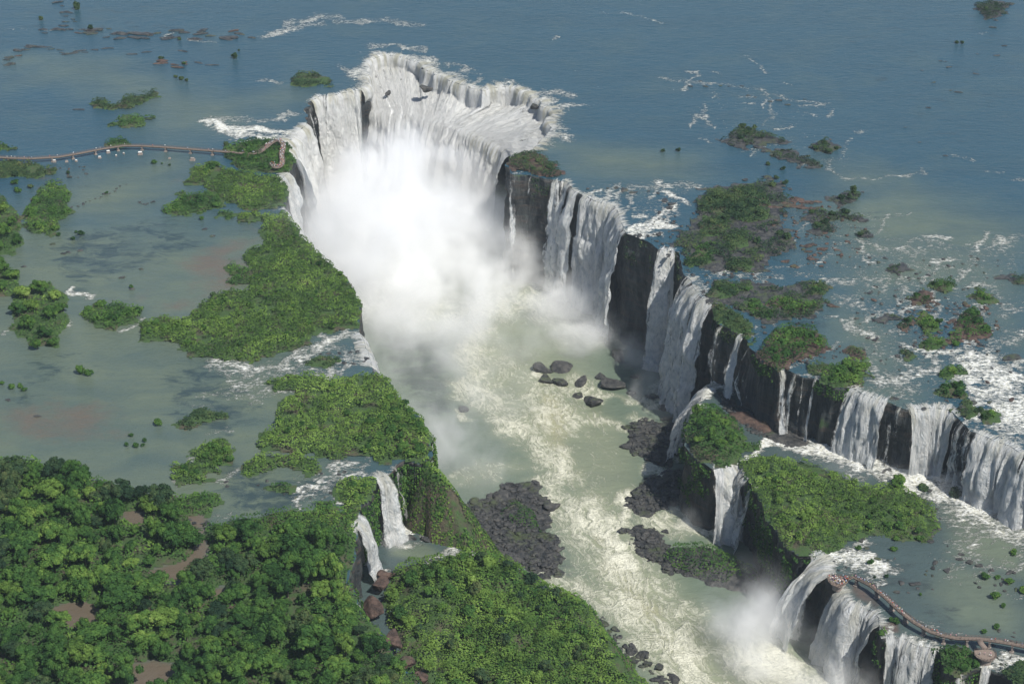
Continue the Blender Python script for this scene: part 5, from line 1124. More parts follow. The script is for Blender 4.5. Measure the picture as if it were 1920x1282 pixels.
rubble('dark and reddish stones strewn between the bushes of the middle right river', [(1460,380),(1560,380),(1630,430),(1610,480),(1520,510),(1470,490),(1440,430)], 0, 130, .6, 2.4, 'redrock', 21)
rubble('dark stones strewn through the right rapids', [(1600,480),(1880,480),(1900,700),(1700,720),(1600,640)], 0, 190, .5, 2.0, 'boulder', 22)
rubble('reddish stones round the biggest rocky islet in the right rapids', [(1700,570),(1780,560),(1850,560),(1870,610),(1840,650),(1760,660),(1710,630)], 0, 110, .6, 2.6, 'redrock', 23)
rubble('black stones strewn along the right rim of the gorge', [(1180,440),(1260,400),(1320,440),(1330,520),(1420,520),(1560,640),(1560,700),(1480,690),(1400,610),(1320,560),(1280,500)], 0, 200, .5, 2.2, 'boulder', 24)
# gorge
for a, b, r, t in ((1016,694,7,'smooth grey boulder leftmost in the group in the gorge river'),(1055,693,7.5,'largest grey boulder at the back of the gorge river group'),(1024,714,5.6,'slanting boulder at the front left of the gorge river group'),(1051,717,5.6,'squat boulder at the middle front of the gorge river group'),
    (1087,719,5.2,'greenish block boulder right of the gorge river group'),(1126,708,4.2,'pointed boulder in the right half of the gorge river group'),(1145,724,8.5,'broad dark boulder mass in the right half of the gorge river group'),(1083,742,4.4,'low boulder washed by foam below the greenish block'),
    (1112,757,8,'wide dark rock slab lowest in the gorge river group'),(1184,738,3.6,'small boulder right of the broad dark mass'),(1222,743,4.6,'boulder at the foot of the broad fanning fall'),(1160,670,6.5,'wet rock heap at the foot of the slender column'),(1192,708,3,'low rock between the wet heap and the fanning fall'),
    (868,770,4.5,'lone rock in the shaded gorge water below the left cliff'),(1003,908,3.6,'small round boulder at the tip of the left rock bar'),(1032,952,6,'slanted black boulder beside the white chute'),(895,946,5.5,'grey boulder at the left end of the gorge rock bar'),(938,936,6.5,'large boulder in the middle of the left rock bar'),(978,915,6.5,'black boulder near the tip of the left rock bar'),
    (960,1050,5.5,'misty boulder in the slack water behind the mossy hill'),(910,1040,8,'mossy boulder just behind the top of the mossy hill'),(1018,1083,3.6,'dark stone in the slack water near the mossy hill slope')):
    rock(a, b, r, t, None, 'boulder', GZ, .68 if r > 5 else .6)
bank_ = Land('stony_bank', 'low stony ground of the left rock bar in the gorge', [(862,945),(900,938),(960,905),(1000,905),(1040,950),(1030,990),(1060,1030),(1050,1080),(1000,1075),(940,1050),(880,1010),(860,975)], GZ, 1.5, 8, .5, 5, 1.2, mat='boulder', rag=7)
rubble('dark rubble bank of the left rock bar in the gorge', [(862,945),(900,938),(960,905),(1000,905),(1040,950),(1030,990),(1060,1030),(1050,1080),(1000,1075),(940,1050),(880,1010),(860,975)], GZ, 1100, .5, 2.8, seed=1, land=bank_)
bank_ = Land('stony_bank', 'low stony ground of the wet bank below the fanning fall', [(1165,800),(1210,785),(1270,800),(1290,850),(1240,880),(1190,850)], GZ, 1.5, 8, .5, 5, 1.2, mat='boulder', rag=7)
rubble('wet dark rubble below the broad fanning fall', [(1165,800),(1210,785),(1270,800),(1290,850),(1240,880),(1190,850)], GZ, 560, .5, 2.6, seed=2, land=bank_)
bank_ = Land('stony_bank', 'low stony ground of the black bank below the rock block', [(1172,940),(1210,900),(1250,880),(1300,880),(1320,930),(1260,950),(1200,965)], GZ, 1.5, 8, .5, 5, 1.2, mat='boulder', rag=7)
rubble('black rubble bank at the foot of the rock block', [(1172,940),(1210,900),(1250,880),(1300,880),(1320,930),(1260,950),(1200,965)], GZ, 520, .5, 2.8, seed=3, land=bank_)
bank_ = Land('stony_bank', 'low stony ground of the black bank by the gorge islet', [(1165,990),(1210,985),(1240,1010),(1270,1040),(1300,1080),(1250,1070),(1200,1040)], GZ, 1.5, 8, .5, 5, 1.2, mat='boulder', rag=7)
rubble('black boulders edging the shrub rock under the island cliff', [(1165,990),(1210,985),(1240,1010),(1270,1040),(1300,1080),(1250,1070),(1200,1040)], GZ, 300, .5, 2.6, seed=4, land=bank_)
rubble('dark stones along the foot of the mossy hill slope', [(1130,1150),(1165,1200),(1230,1260),(1280,1282),(1260,1300),(1180,1240),(1120,1180)], GZ, 200, .7, 2.8, seed=5)
rubble('black stones round the boulder pool', [(692,1066),(725,1075),(780,1062),(845,1058),(850,1068),(740,1092),(690,1085)], LZ, 260, .6, 2.2, seed=6)
rubble('dark stones at the foot of the four thin falls', [(1345,735),(1400,765),(1440,795),(1520,830),(1500,845),(1420,815),(1360,780)], TZ, 360, .7, 2.6, seed=7)
rubble('dark stones below the brilliant white curtain', [(1625,868),(1690,872),(1700,890),(1640,895)], TZ, 60, .8, 2.6, seed=8)
rubble('dark stones at the downstream end of the big shrub island', [(1700,925),(1745,935),(1770,990),(1740,1015),(1700,1000),(1690,950)], TZ, 120, .7, 2.4, seed=9)
rocks('black boulder on the gorge bank below the rock block', 'boulders below the rock block', [(1180,945),(1200,925),(1235,900),(1262,890),(1290,915),(1240,940)], 12, 8, 2.2, 5, z=GZ)
rocks('wet grey boulder below the broad fanning fall', 'boulders below the fanning fall', [(1175,842),(1210,850),(1245,838),(1265,820),(1230,805),(1250,770)], 10, 8, 2.5, 6.5, z=GZ)
rocks('black boulder at the outlet of the bulging fall', 'boulders at the outlet', [(1185,990),(1200,1000),(1225,1005),(1200,1020),(1240,995),(1215,1035)], 12, 5, 1.6, 3.4, z=GZ)
rocks('dark rock at the water edge under the mossy hill', 'rocks under the mossy hill', [(1155,1180),(1180,1215),(1215,1240),(1245,1262),(1265,1275)], 9, 5, 1.6, 4, z=GZ)
# boulder pool and crevice
for a, b, r, t in ((728,1010,3.6,'round dark boulder in front of the fan waterfall'),(769,1009,3,'dark boulder right of the fan waterfall pool'),(800,1012,3.2,'low dark rock between the two pool spills')): rock(a, b, r, t, None, 'boulder', LZ)
for a, b, r, z, t in ((712,1100,5.5,-34,'square brown block at the top of the crevice'),(722,1080,4.5,-36,'flat brown slab beside the boulder pool'),(700,1145,6,-34,'brown boulder halfway down the crevice'),(738,1205,6.5,-32,'large brown boulder wedged low in the crevice'),(760,1245,5.5,-31,'dark brown rock near the bottom of the crevice'),(790,1275,6,-30,'brown rock at the bottom edge of the crevice')): rock(a, b, r, t, None, 'redrock', z, .85)
# middle tier
Land('rock_shelf', 'reddish flat rock shelf at the foot of the four thin falls', [(1368,775),(1395,770),(1430,785),(1452,800),(1440,812),(1400,800),(1375,790)], TZ, 1.6, 3, .8, 3, .5, mat='redrock')
Land('rock_shelf', 'dark rock shelf between the four thin falls and the foam', [(1430,815),(1470,800),(1500,818),(1530,830),(1515,842),(1470,830)], TZ, 1.4, 3, .8, 3, .6, mat='boulder')
rocks('dark wet rock in the shallows of the middle tier', 'rocks in the tier shallows', [(1680,1050),(1720,1060),(1760,1075),(1700,1090),(1740,1100),(1690,1110),(1780,1020),(1800,1050)], 20, 14, .8, 2.4, z=TZ, flat=.4)
rocks('dark rock at the tier right edge', 'rocks at the right edge of the tier', [(1825,1055),(1850,1068),(1880,1072),(1895,1075),(1860,1095),(1900,1100),(1870,1120),(1840,1090)], 16, 8, 1, 3, z=TZ)
rocks('small dark rock by the boardwalk near the round lookout', 'rocks by the round lookout', [(1860,1180),(1890,1190),(1905,1185),(1880,1215),(1900,1235),(1870,1240),(1760,1190),(1780,1200)], 18, 8, .7, 1.8, z=TZ, flat=.4)
rocks('mossy rock in the foam below the broad right falls', 'rocks in the foam', [(1600,860),(1640,885),(1660,885),(1690,880),(1725,895),(1735,922)], 8, 6, 1.8, 4, z=TZ)
rocks('dark rock in the whitewater beside the viewpoint crowd', 'rocks beside the viewpoint crowd', [(1576,1067),(1595,1070),(1560,1055),(1620,1010),(1600,1000),(1645,1050)], 8, 3, .9, 2, z=TZ)

# ------------------------------------------------------------------ single bushes and bush clusters
def bushes(label, group, pts, mt='leaf', z=0.0, **kw):
    for q in pts: bush(q[0], q[1], q[2], label, group, q[3] if len(q) > 3 else mt, z, **kw)
one = lambda px, py, r, label, mt='leaf', z=0.0, **kw: bush(px, py, r, label, None, mt, z, **kw)
one(144,18,5,'dark bush on the rocks at the far upper left', 'tall', hs=1.1); one(77,38,3.4,'smaller dark bush at the far upper left edge', 'leaf_dull')
one(170,55,3.4,'dark bush on the long far left rock bar', 'leaf_dull'); one(337,76,2.8,'tiny dark bush under the long far left rock bar', 'leaf_dull'); one(440,110,4,'lone dark bush left of the far foam line', 'leaf_dull', hs=1.1); one(448,96,1.6,'speck of a bush above the lone dark one','leaf_dull')
bushes('dark bush of the small clump in the far left river', 'bushes of the small clump', [(330,146,2.6),(340,150,3.2),(350,153,2.4)], 'leaf_dull'); one(302,112,3,'dry bush on the brown rocks in the far left river','leaf_dull'); one(345,121,2,'green bush beside the dry one on brown rocks','leaf')
one(152,700,4.2,'left half of the bush pair alone in the calm left water','leaf',hs=1.3); one(166,704,3.6,'right half of the bush pair alone in the calm left water','leaf',hs=1.1)
bushes('spiky low bush at the left edge of the calm water', 'left edge low bushes', [(4,720,2.4),(22,728,3),(38,726,3),(46,733,2.2)]); one(296,796,3.2,'single round bush below the flat reed patch')
bushes('small bush of the loose group in the calm water above the forest', 'loose group above the forest', [(246,818,2),(238,836,2),(256,838,2.6),(272,828,2),(268,836,1.6)])
one(289,307,3,'round bush in the water beside the footbridge piers'); one(304,308,1.5,'small bush right of the round one by the piers'); one(318,311,1.5,'dark little bush under the footbridge piers','leaf_dull')
bushes('small green bush on the stones of the left shallows', 'bushes of the left shallows', [(110,442,2.4),(137,450,2.2),(152,440,3),(143,437,2)]); one(246,540,2.2,'lone little bush in the brown left bay'); one(378,412,2.6,'little bush south of the dull islet')
bushes('bush at the sandy shore under the footbridge', 'shore bushes under the footbridge', [(28,345,4),(33,360,4),(58,352,3,'leaf_dull'),(30,330,4,'leaf_dull'),(100,322,3.4,'leaf_dull'),(128,326,2.6,'leaf_dull'),(70,380,5),(60,405,6),(98,398,4.5),(75,428,6),(105,432,4)])
bushes('small bush along the line of stones in the left water', 'bushes on the line of stones', [(120,402,3),(130,398,2.4),(200,363,2)])
bushes('dark bush on the small far right river islet', 'far right islet bushes', [(1794,82,2.6),(1804,82,3),(1848,20,3.4),(1868,10,2.8)], 'leaf_dull')
bushes('dark bush on the rocks of the middle right river', 'bushes of the middle right river', [(1392,240,4.6),(1402,248,5),(1388,262,3),(1415,240,2.6),(1430,258,2.4),(1545,272,3.6),(1530,280,3.6),(1552,286,4),(1568,280,2.6)], 'leaf_dull')
bushes('dark bush left of the white streaks in the right river', 'pair of dark dots in the right river', [(1243,285,2.4),(1272,284,3)], 'leaf_dull')
bushes('palm like bush beyond the large dark island', 'palm like bushes', [(1578,374,3.6),(1600,362,4.4),(1592,372,3)], 'tall', hs=1.0)
bushes('dark bush right of the large dark island', 'bushes right of the large dark island', [(1448,350,4.4),(1472,345,3.6),(1455,336,2.6),(1468,318,3),(1440,310,3),(1560,403,4),(1585,402,4.6),(1522,400,3.4),(1535,425,4),(1548,418,3.6),(1612,442,2.6),(1475,448,4.6),(1462,440,4),(1420,455,4.4)], 'leaf_dull')
bushes('big dark bush heaped on the large dark island', 'bushes on the large dark island', [(1345,372,5),(1395,365,5.2),(1415,385,5.6),(1385,395,5),(1425,405,5),(1330,378,4.4),(1340,420,5),(1360,412,4.6)], 'leaf_dull')
bushes('green bush growing on the islets of the right rapids', 'bushes on the right rapids islets', [(1750,535,3),(1775,536,3),(1718,556,3.2),(1738,560,2.6),(1838,556,4),(1850,562,3.6),(1825,590,5),(1832,606,4.6),(1850,622,4.4),(1812,600,3),(1742,600,3.6),(1752,614,4),(1735,608,3.4),(1760,604,3.4),(1702,604,3.6),(1735,646,2.8),(1760,646,3.2),(1792,648,3.4),(1765,704,2.6)])
one(1786,700,4,'bright round bush on the islet above the lip rapids','leaf_bright'); bushes('rounded bush on the rock island above the lip rapids', 'bushes above the lip rapids', [(1775,728,4),(1795,728,5),(1798,742,4),(1770,738,3)]); one(1835,772,4,'small bush on the lip rocks of the brilliant curtain','leaf_dull'); one(1853,782,6,'biggest bush on the lip rocks of the brilliant curtain')
bushes('leafy bush on the lip islets of the four thin falls', 'bushes on the lip islets', [(1480,625,5),(1500,630,5.5),(1520,634,4.5),(1470,645,5),(1500,650,4.6),(1535,645,4),(1450,660,4.6),(1475,665,4.5),(1455,676,4),(1590,690,5.5),(1605,700,5.5),(1575,700,5),(1615,690,4.5),(1600,712,5),(1580,715,4.5),(1560,712,4)])
bushes('shrub on the ledge by the broad fanning fall', 'shrubs on the ledge', [(1350,580,3.4),(1372,592,3.6),(1385,605,3.6),(1365,600,3),(1392,616,3)], 'leaf_dull')
bushes('dark shrub on the islets below the white chute', 'shrubs below the white chute', [(1375,540,3.4),(1400,545,3),(1350,545,3),(1410,575,3.4),(1470,568,4),(1490,575,4.4),(1530,545,4),(1515,575,3)])
bushes('brown tinged shrub on the dark promontory beside the horseshoe', 'shrubs on the dark promontory', [(985,300,3),(1010,305,3.4),(1030,315,3.4),(1000,318,3)], 'leaf_dull')
# loop lookout islet, left islands
bushes('dark green bush round the loop lookout', 'bushes round the loop lookout', [(450,290,6),(466,293,6.5),(440,292,5),(480,293,5),(455,300,5),(478,302,5.5),(495,315,4.6),(505,290,4.4),(540,295,3.4),(535,318,3.4),(440,290,4.4),(500,272,4.4),(480,272,4),(465,276,4.6)])
one(424,276,3.4,'palm like bush at the end of the straight footbridge','tall',hs=1.2); bushes('bush at the corner of the bright green islet', 'bushes of the bright green islet', [(395,318,5),(405,312,4.5),(385,325,4)]); bushes('dark bush on the dull green islet', 'bushes of the dull green islet', [(345,375,5),(375,378,5.4),(405,388,4.6),(360,385,4.4),(330,392,4)], 'leaf')
for lb, gp, poly, n, d, r, mt, z, sd_1 in (('rounded bush along the outer edge of the shrub plateau', 'bushes on the shrub plateau', [(690,760),(745,750),(790,795),(805,850),(770,862),(700,850),(660,850),(660,800)], 26, 6.5, (2.8,5.2), 'leaf', 0, 3), ('low bush on the long green island', 'bushes on the long green island', EL, 26, 8, (1.8,3.6), 'leaf', 0, 4),
    ('low bush in the middle of the shrub plateau', 'bushes in the middle of the shrub plateau', [(530,760),(640,720),(690,720),(680,800),(560,840),(500,830)], 16, 8, (1.8,3.4), 'leaf', 0, 5)):
    for x, y in poisson(poly, z, d, n, sd_1): bush(0, 0, rg_.uniform(*r), lb, gp, mt, z, 1.6, None, (x, y))
bushes('dark bush at the wooded west tip of the long green island', 'bushes at the west tip', [(275,622,4),(290,610,4.6),(310,620,4.4),(330,612,4.4),(350,610,4),(395,580,3.6),(415,572,3.4),(405,600,4),(420,560,3)]); bushes('tall bush in the chain trailing from the wooded islet', 'chain bushes', [(165,588,4.6),(190,575,5),(215,600,5.4),(200,600,4.6),(240,592,4.6),(258,588,4.2),(180,600,4)])
bushes('dense bush on the shrub islet above the forest', 'bushes on the shrub islet', [(400,845,5.5),(420,850,5.4),(410,870,5),(385,860,4.6),(430,865,4),(345,885,4.6),(365,890,4)])
bushes('bush at the shrub corner left of the fan waterfall', 'bushes at the fan waterfall corner', [(660,915,4),(680,918,4),(690,910,3.6),(670,935,3.6),(655,945,3.4)])
# tier island
for x, y in poisson([(1420,880),(1500,882),(1570,898),(1640,925),(1740,960),(1735,1005),(1640,995),(1560,1020),(1500,1030),(1450,960)], TZ, 5.2, 74, 9):
    px_, py_ = topx(x, y, TZ); wh = 'western half' if px_ < 1530 else ('middle' if px_ < 1630 else 'eastern end')
    bush(0, 0, rg_.uniform(2.0, 4.0), 'round bush in the %s of the big tier island' % wh, 'round bushes in the %s of the tier island' % wh, rg_.choice(('leaf', 'leaf', 'leaf_bright')), TZ, 2.4, None, (x, y))
one(1512,976,6.4,'bright yellow green bush in the middle of the big tier island','leaf_bright',TZ,zadd=3.4); one(1684,914,6.2,'large rounded bush at the foam edge of the tier island','leaf',TZ,zadd=1,hs=1.0); one(1732,920,4.4,'pale bush on the rock beside the large rounded one','leaf_dull',TZ); one(1790,932,5.5,'big bush half hidden in the spray of the right curtain','leaf_dull',TZ,hs=1.0)
bushes('small round bush on a rock in the tier shallows', 'bushes in the tier shallows', [(1675,1032,2.8),(1610,1030,2.4),(1632,1056,2.8),(1662,1082,1.8),(1640,1083,1.3),(1726,1116,1.3),(1846,1084,3.4),(1892,1093,3.4),(1918,1111,3.4),(1866,1121,3.6),(1881,1138,2.2),(1900,1038,3.2),(1680,1167,3),(1672,1165,2.2),(1868,1178,2.6),(1845,1186,2.2),(1724,1012,3.4),(1680,1012,2.8),(1665,995,2.6),(1870,1084,2)], 'leaf', TZ)
# headland, hill and gorge islet
bushes('bush on the bushy headland beside the round lookout', 'bushes on the headland', [(1782,1226,3.4),(1800,1232,3.6),(1815,1244,3.4),(1828,1250,3),(1790,1250,3.2),(1808,1258,3),(1776,1262,3)], 'leaf', TZ, zadd=1)
one(1652,1190,2.6,'bush on the lip left of the bottom edge fall','leaf',TZ)
for x, y in poisson([(745,1120),(800,1075),(880,1065),(945,1078),(1005,1100),(1070,1145),(1110,1200),(1140,1300),(1150,1340),(830,1340),(775,1250),(745,1180)], LZ, 7.2, 66, 21):
    z = float(hill.height(np.array([x]), np.array([y]))[0][0]); px_, py_ = topx(x, y, z)
    wh = 'along the crest of the mossy hill' if py_ < 1110 else ('on the river side of the mossy hill' if px_ > 1000 else ('in the middle of the mossy hill' if py_ < 1220 else 'at the bottom edge of the mossy hill'))
    bush(0, 0, rg_.uniform(3.0, 6.2), 'heavy rounded bush '+wh, 'rounded bushes '+wh, rg_.choice(('leaf', 'leaf', 'leaf_dull', 'leaf_bright')), z, 1.6, rg_.uniform(.85, 1.35), (x, y))
for a, b, r, t in ((818,1075,6.5,'tall mossy block bush at the top left of the hill'),(733,1115,6,'bush capped rock beside the crevice'),(765,1085,5,'green capped rock next to the boulder pool'),(885,1105,6,'smooth dome shaped bush near the hill crest'),(1025,1120,4.6,'dark ball bush on the river edge of the hill')):
    x, y = P(a, b, -32); z = float(hill.height(np.array([x]), np.array([y]))[0][0]); bush(0, 0, r, t, None, 'leaf_bright' if r > 5.5 else 'leaf', max(z, LZ), 1, 1.0, (x, y))
gl = Land('gorge_islet', 'rocky shrub islet on the gorge floor below the big island cliff', [(1225,1045),(1250,1030),(1290,1025),(1340,1035),(1385,1055),(1425,1080),(1430,1105),(1390,1110),(1320,1095),(1260,1070)], GZ, 6, 10, .9, 6, 1.4, mat='boulder')
thicket('shrubs on the rocky gorge islet below the big island cliff', [(1235,1045),(1260,1035),(1300,1030),(1350,1042),(1390,1060),(1425,1085),(1420,1100),(1360,1098),(1300,1085),(1255,1065)], GZ, gl, (2, 4.5), (2, 4), 1.4, 1.1, 'leaf', .25, 91)
gl2 = Land('gorge_islet', 'low mound on the left rock bar in the gorge', [(930,965),(960,940),(1000,955),(1015,985),(1020,1010),(990,1005),(950,985)], GZ, 4, 8, .8, 5, 1.2, mat='boulder')
thicket('shrubs on the left rock bar in the gorge', [(930,965),(955,945),(990,955),(1010,985),(1015,1005),(990,1000),(950,985)], GZ, gl2, (2, 4), (1.5, 3), 1.2, 1.1, 'leaf', .36, 92)

# ------------------------------------------------------------------ footbridges
M['deck'] = mat_plain('weathered_deck', (.165, .128, .104), .85, .2, 2.0)
M['metal'] = mat_plain('brown_rail_steel', (.10, .072, .056), .6, .2, 1.0)
M['concrete'] = mat_plain('pale_concrete', (.20, .17, .15), .9, .25, .8)
M['white_top'] = mat_plain('whitewashed_concrete', (.55, .55, .53), .9, .1, .8)
def box_into(bm, c, h, rz=0.0):
    m = Matrix.Translation(c) @ Matrix.Rotation(rz, 4, 'Z') @ Matrix.Diagonal((h[0]*2, h[1]*2, h[2]*2, 1))
    bmesh.ops.create_cube(bm, size=1.0, matrix=m)
def bm_obj(name, bm, mat, parent):
    me = bpy.data.meshes.new(name); bm.to_mesh(me); bm.free(); me.materials.append(M[mat]); return link(name, me, parent)
def strip(path, z, w0, w1, z0, z1):
    """closed ribbon between offsets w0..w1 (metres to the right), heights z0..z1 above z"""
    n = nrm_of(path); a = path+n*w0; b = path+n*w1; k = len(path)
    V = np.vstack([np.c_[a, np.full(k, z+z1)], np.c_[b, np.full(k, z+z1)], np.c_[b, np.full(k, z+z0)], np.c_[a, np.full(k, z+z0)]]); F = []
    for r in range(4):
        s = (r+1) % 4
        for i in range(k-1): F.append((r*k+i, r*k+i+1, s*k+i+1, s*k+i))
    F += [(0, k, 2*k, 3*k), (k-1, 4*k-1, 3*k-1, 2*k-1)]
    return V, np.array(F)
def walkway(root, path, z, hw, hd, piers, sides=(1, -1), pier_to=-1.0, rail=True):
    """path: world polyline; z level of the water; hd height of the deck"""
    segs = resample(path, 12.0) if False else path
    V, F = strip(path, z, -hw, hw, hd-.35, hd); link('deck', np_mesh('deck', V, F, [M['deck']], smooth_=False), root)
    for s in (1, -1):
        V, F = strip(path, z, s*hw*.6-.15, s*hw*.6+.15, hd-.95, hd-.36); link('girder', np_mesh('girder', V, F, [M['metal']], smooth_=False), root)
    if rail:
        fine = resample(path, 2.0); nr = nrm_of(fine)
        for s in sides:
            VV, FF, b = [], [], 0
            for q in (1.1, .6):
                V, F = strip(path, z, s*(hw-.12)-.06, s*(hw-.12)+.06, hd+q-.07, hd+q); VV.append(V); FF.append(F+b); b += len(V)
            for p_, n_ in zip(fine, nr):
                c = p_+n_*s*(hw-.12); h = .07
                V = np.array([(c[0]+dx*h, c[1]+dy*h, z+hd+zz) for zz in (0, 1.15) for dx, dy in ((-1, -1), (1, -1), (1, 1), (-1, 1))])
                VV.append(V); FF.append(np.array([(0, 1, 5, 4), (1, 2, 6, 5), (2, 3, 7, 6), (3, 0, 4, 7), (4, 5, 6, 7)])+b); b += 8
            link('railing', np_mesh('railing', np.vstack(VV), np.vstack(FF), [M['metal']], smooth_=False), root)
    L = np.r_[0, np.cumsum(np.hypot(*np.diff(path, axis=0).T))]
    for t in piers:
        s = t*L[-1]; c = np.array([np.interp(s, L, path[:, k]) for k in (0, 1)]); c2 = np.array([np.interp(s+1, L, path[:, k]) for k in (0, 1)]); rz = math.atan2(*(c2-c)[::-1]) if t < .995 else 0
        bm = bmesh.new(); box_into(bm, (c[0], c[1], z+(hd-1+pier_to)/2), (.5, hw*.85, (hd-1-pier_to)/2), rz); box_into(bm, (c[0], c[1], z+hd-1.2), (.65, hw*1.05, .22), rz); box_into(bm, (c[0], c[1], z+.1), (1.1, hw*1.2, .5), rz)
        bm_obj('pier', bm, 'concrete', root)
def tag_root(name, label, cat, loc):
    return tag(link(name, None, None, loc), label, cat)

DL = 3.6
def pd(px, py, z, hd): return P(px, py, z+hd)
pathL = np.array([pd(a, b, 0, DL) for a, b in [(-90,292),(-30,293),(20,296),(60,297),(110,294),(150,287),(190,279),(230,273),(262,273),(300,275),(340,278),(380,281),(420,284),(440,285)]])
rootL = tag_root('footbridge', 'long concrete footbridge on piers crossing the calm left river to the loop lookout', 'footbridge', (0, 0, 0))
walkway(rootL, pathL, 0, 1.25, DL, [.12,.20,.27,.35,.42,.5,.58,.665,.75,.84,.92,.98])
pathS = np.array([pd(a, b, 0, DL) for a, b in [(440,285),(462,287),(484,287),(495,279),(507,268),(517,262),(526,264),(532,273),(530,282),(527,290),(530,298),(529,307),(523,314),(513,314),(510,306)]])
pathS = smooth(resample(pathS, 1.5), 6)
rootS = tag_root('lookout_walkway', 'crowded S shaped lookout walkway at the rim of the throat', 'lookout', (0, 0, 0))
walkway(rootS, pathS, 0, 1.95, DL, [.1,.25,.4,.55,.7,.85,.97])
DR = 5.0
pathR = np.array([pd(a, b, TZ, DR) for a, b in [(1583,1087),(1599,1080),(1616,1087),(1634,1097),(1662,1120),(1687,1144),(1714,1165),(1745,1183),(1768,1190),(1793,1195),(1835,1196),(1860,1199),(1885,1203),(1920,1210),(1960,1219),(2040,1240)]])
rootR = tag_root('boardwalk', 'long brown boardwalk curving over the middle tier above the lower right falls', 'footbridge', (0, 0, 0))
walkway(rootR, pathR, TZ, 1.35, DR, [.06,.16,.25,.33,.42,.5,.58,.66,.74,.82,.91])
def platform(root, pts, z, hd, name='platform'):
    q = np.array(pts); k = len(q); V = np.vstack([np.c_[q, np.full(k, z+hd)], np.c_[q, np.full(k, z+hd-.5)]])
    me = bpy.data.meshes.new(name); me.from_pydata([tuple(v) for v in V], [], [tuple(range(k)), tuple(range(2*k-1, k-1, -1))]+[(i, i+k, (i+1) % k+k, (i+1) % k) for i in range(k)]); me.materials.append(M['deck']); me.update(); link(name, me, root)
    c = np.vstack([q, q[:1]]); VV, FF, b = [], [], 0
    for h in (1.1, .6):
        V, F = strip(c, z, -.06, .06, hd+h-.07, hd+h); VV.append(V); FF.append(F+b); b += len(V)
    for p_ in resample(c, 1.6):
        V = np.array([(p_[0]+dx*.07, p_[1]+dy*.07, z+hd+zz) for zz in (0, 1.15) for dx, dy in ((-1, -1), (1, -1), (1, 1), (-1, 1))]); VV.append(V); FF.append(np.array([(0, 1, 5, 4), (1, 2, 6, 5), (2, 3, 7, 6), (3, 0, 4, 7)])+b); b += 8
    link('railing', np_mesh('railing', np.vstack(VV), np.vstack(FF), [M['metal']], smooth_=False), root)
endpoly = [pd(a, b, TZ, DR) for a, b in [(1551,1081),(1560,1077),(1580,1080),(1592,1082),(1590,1090),(1582,1097),(1572,1101),(1560,1096),(1553,1089)]]
platform(rootR, endpoly, TZ, DR, 'end_platform')
br = np.array([pd(a, b, TZ, DR) for a, b in [(1836,1198),(1840,1206),(1846,1213),(1849,1220)]])
V, F = strip(br, TZ, -1.5, 1.5, DR-.35, DR-.004); link('branch_deck', np_mesh('branch_deck', V, F, [M['deck']], smooth_=False), rootR)
cxy = np.array(pd(1848,1227, TZ, DR)); fan = [tuple(cxy+np.array([5.6*math.cos(a), 5.6*math.sin(a)+.8])) for a in np.linspace(math.radians(150), math.radians(390), 15)]
fan += [pd(1853,1217, TZ, DR), pd(1843,1217, TZ, DR)]
platform(rootR, fan, TZ, DR+.01, 'round_lookout')
bm = bmesh.new(); bmesh.ops.create_cone(bm, cap_ends=True, segments=20, radius1=3.4, radius2=3.8, depth=DR, matrix=Matrix.Translation((cxy[0], cxy[1]+.4, TZ+DR/2-.6))); bm_obj('lookout_base', bm, 'concrete', rootR)
bm = bmesh.new(); e = np.mean(np.array(endpoly), 0); bmesh.ops.create_cone(bm, cap_ends=True, segments=16, radius1=2.6, radius2=2.9, depth=DR, matrix=Matrix.Translation((e[0], e[1], TZ+DR/2-.6))); bm_obj('platform_base', bm, 'concrete', rootR)

for a, b, s, t in ((187,297,1.5,'white topped tilted concrete stump left of the footbridge bend'),(143,303,1.2,'white topped stump beside the reddish stones under the footbridge'),(203,287,1.9,'pale stump at the bend of the footbridge'),(218,293,.9,'smallest white stump in the green water below the bridge bend'),(232,289,.9,'thin white stump right of the bridge bend'),
    (263,290,2.3,'broad white block under the middle footbridge pier'),(318,298,1.2,'brown stump below the footbridge right of the middle pier'),(361,301,2.6,'large brown block below the right footbridge pier'),(102,304,1.7,'pale stump at the shore end of the footbridge'),(125,304,1.5,'reddish stump under the left footbridge pier')):
    s *= .72; x, y = P(a, b, 0); r = link('concrete_stump', None, None, (x, y, 0), rg_.uniform(-.4, .4)); tag(r, t, 'concrete stump', 'ruined piers beside the footbridge')
    bm = bmesh.new(); box_into(bm, (0, 0, .3), (s*1.1, s*.8, .5)); box_into(bm, (0, .05, .3+s*.5), (s*.75, s*.5, s*.5)); bmesh.ops.bevel(bm, geom=bm.edges[:], offset=.12, segments=1, affect='EDGES'); bm_obj('block', bm, 'concrete', r)
    if 'white' in t or 'pale' in t:
        bm = bmesh.new(); box_into(bm, (0, .05, .3+s*1.0+.12), (s*.85, s*.6, .14)); bmesh.ops.bevel(bm, geom=bm.edges[:], offset=.05, segments=1, affect='EDGES'); bm_obj('cap', bm, 'white_top', r)

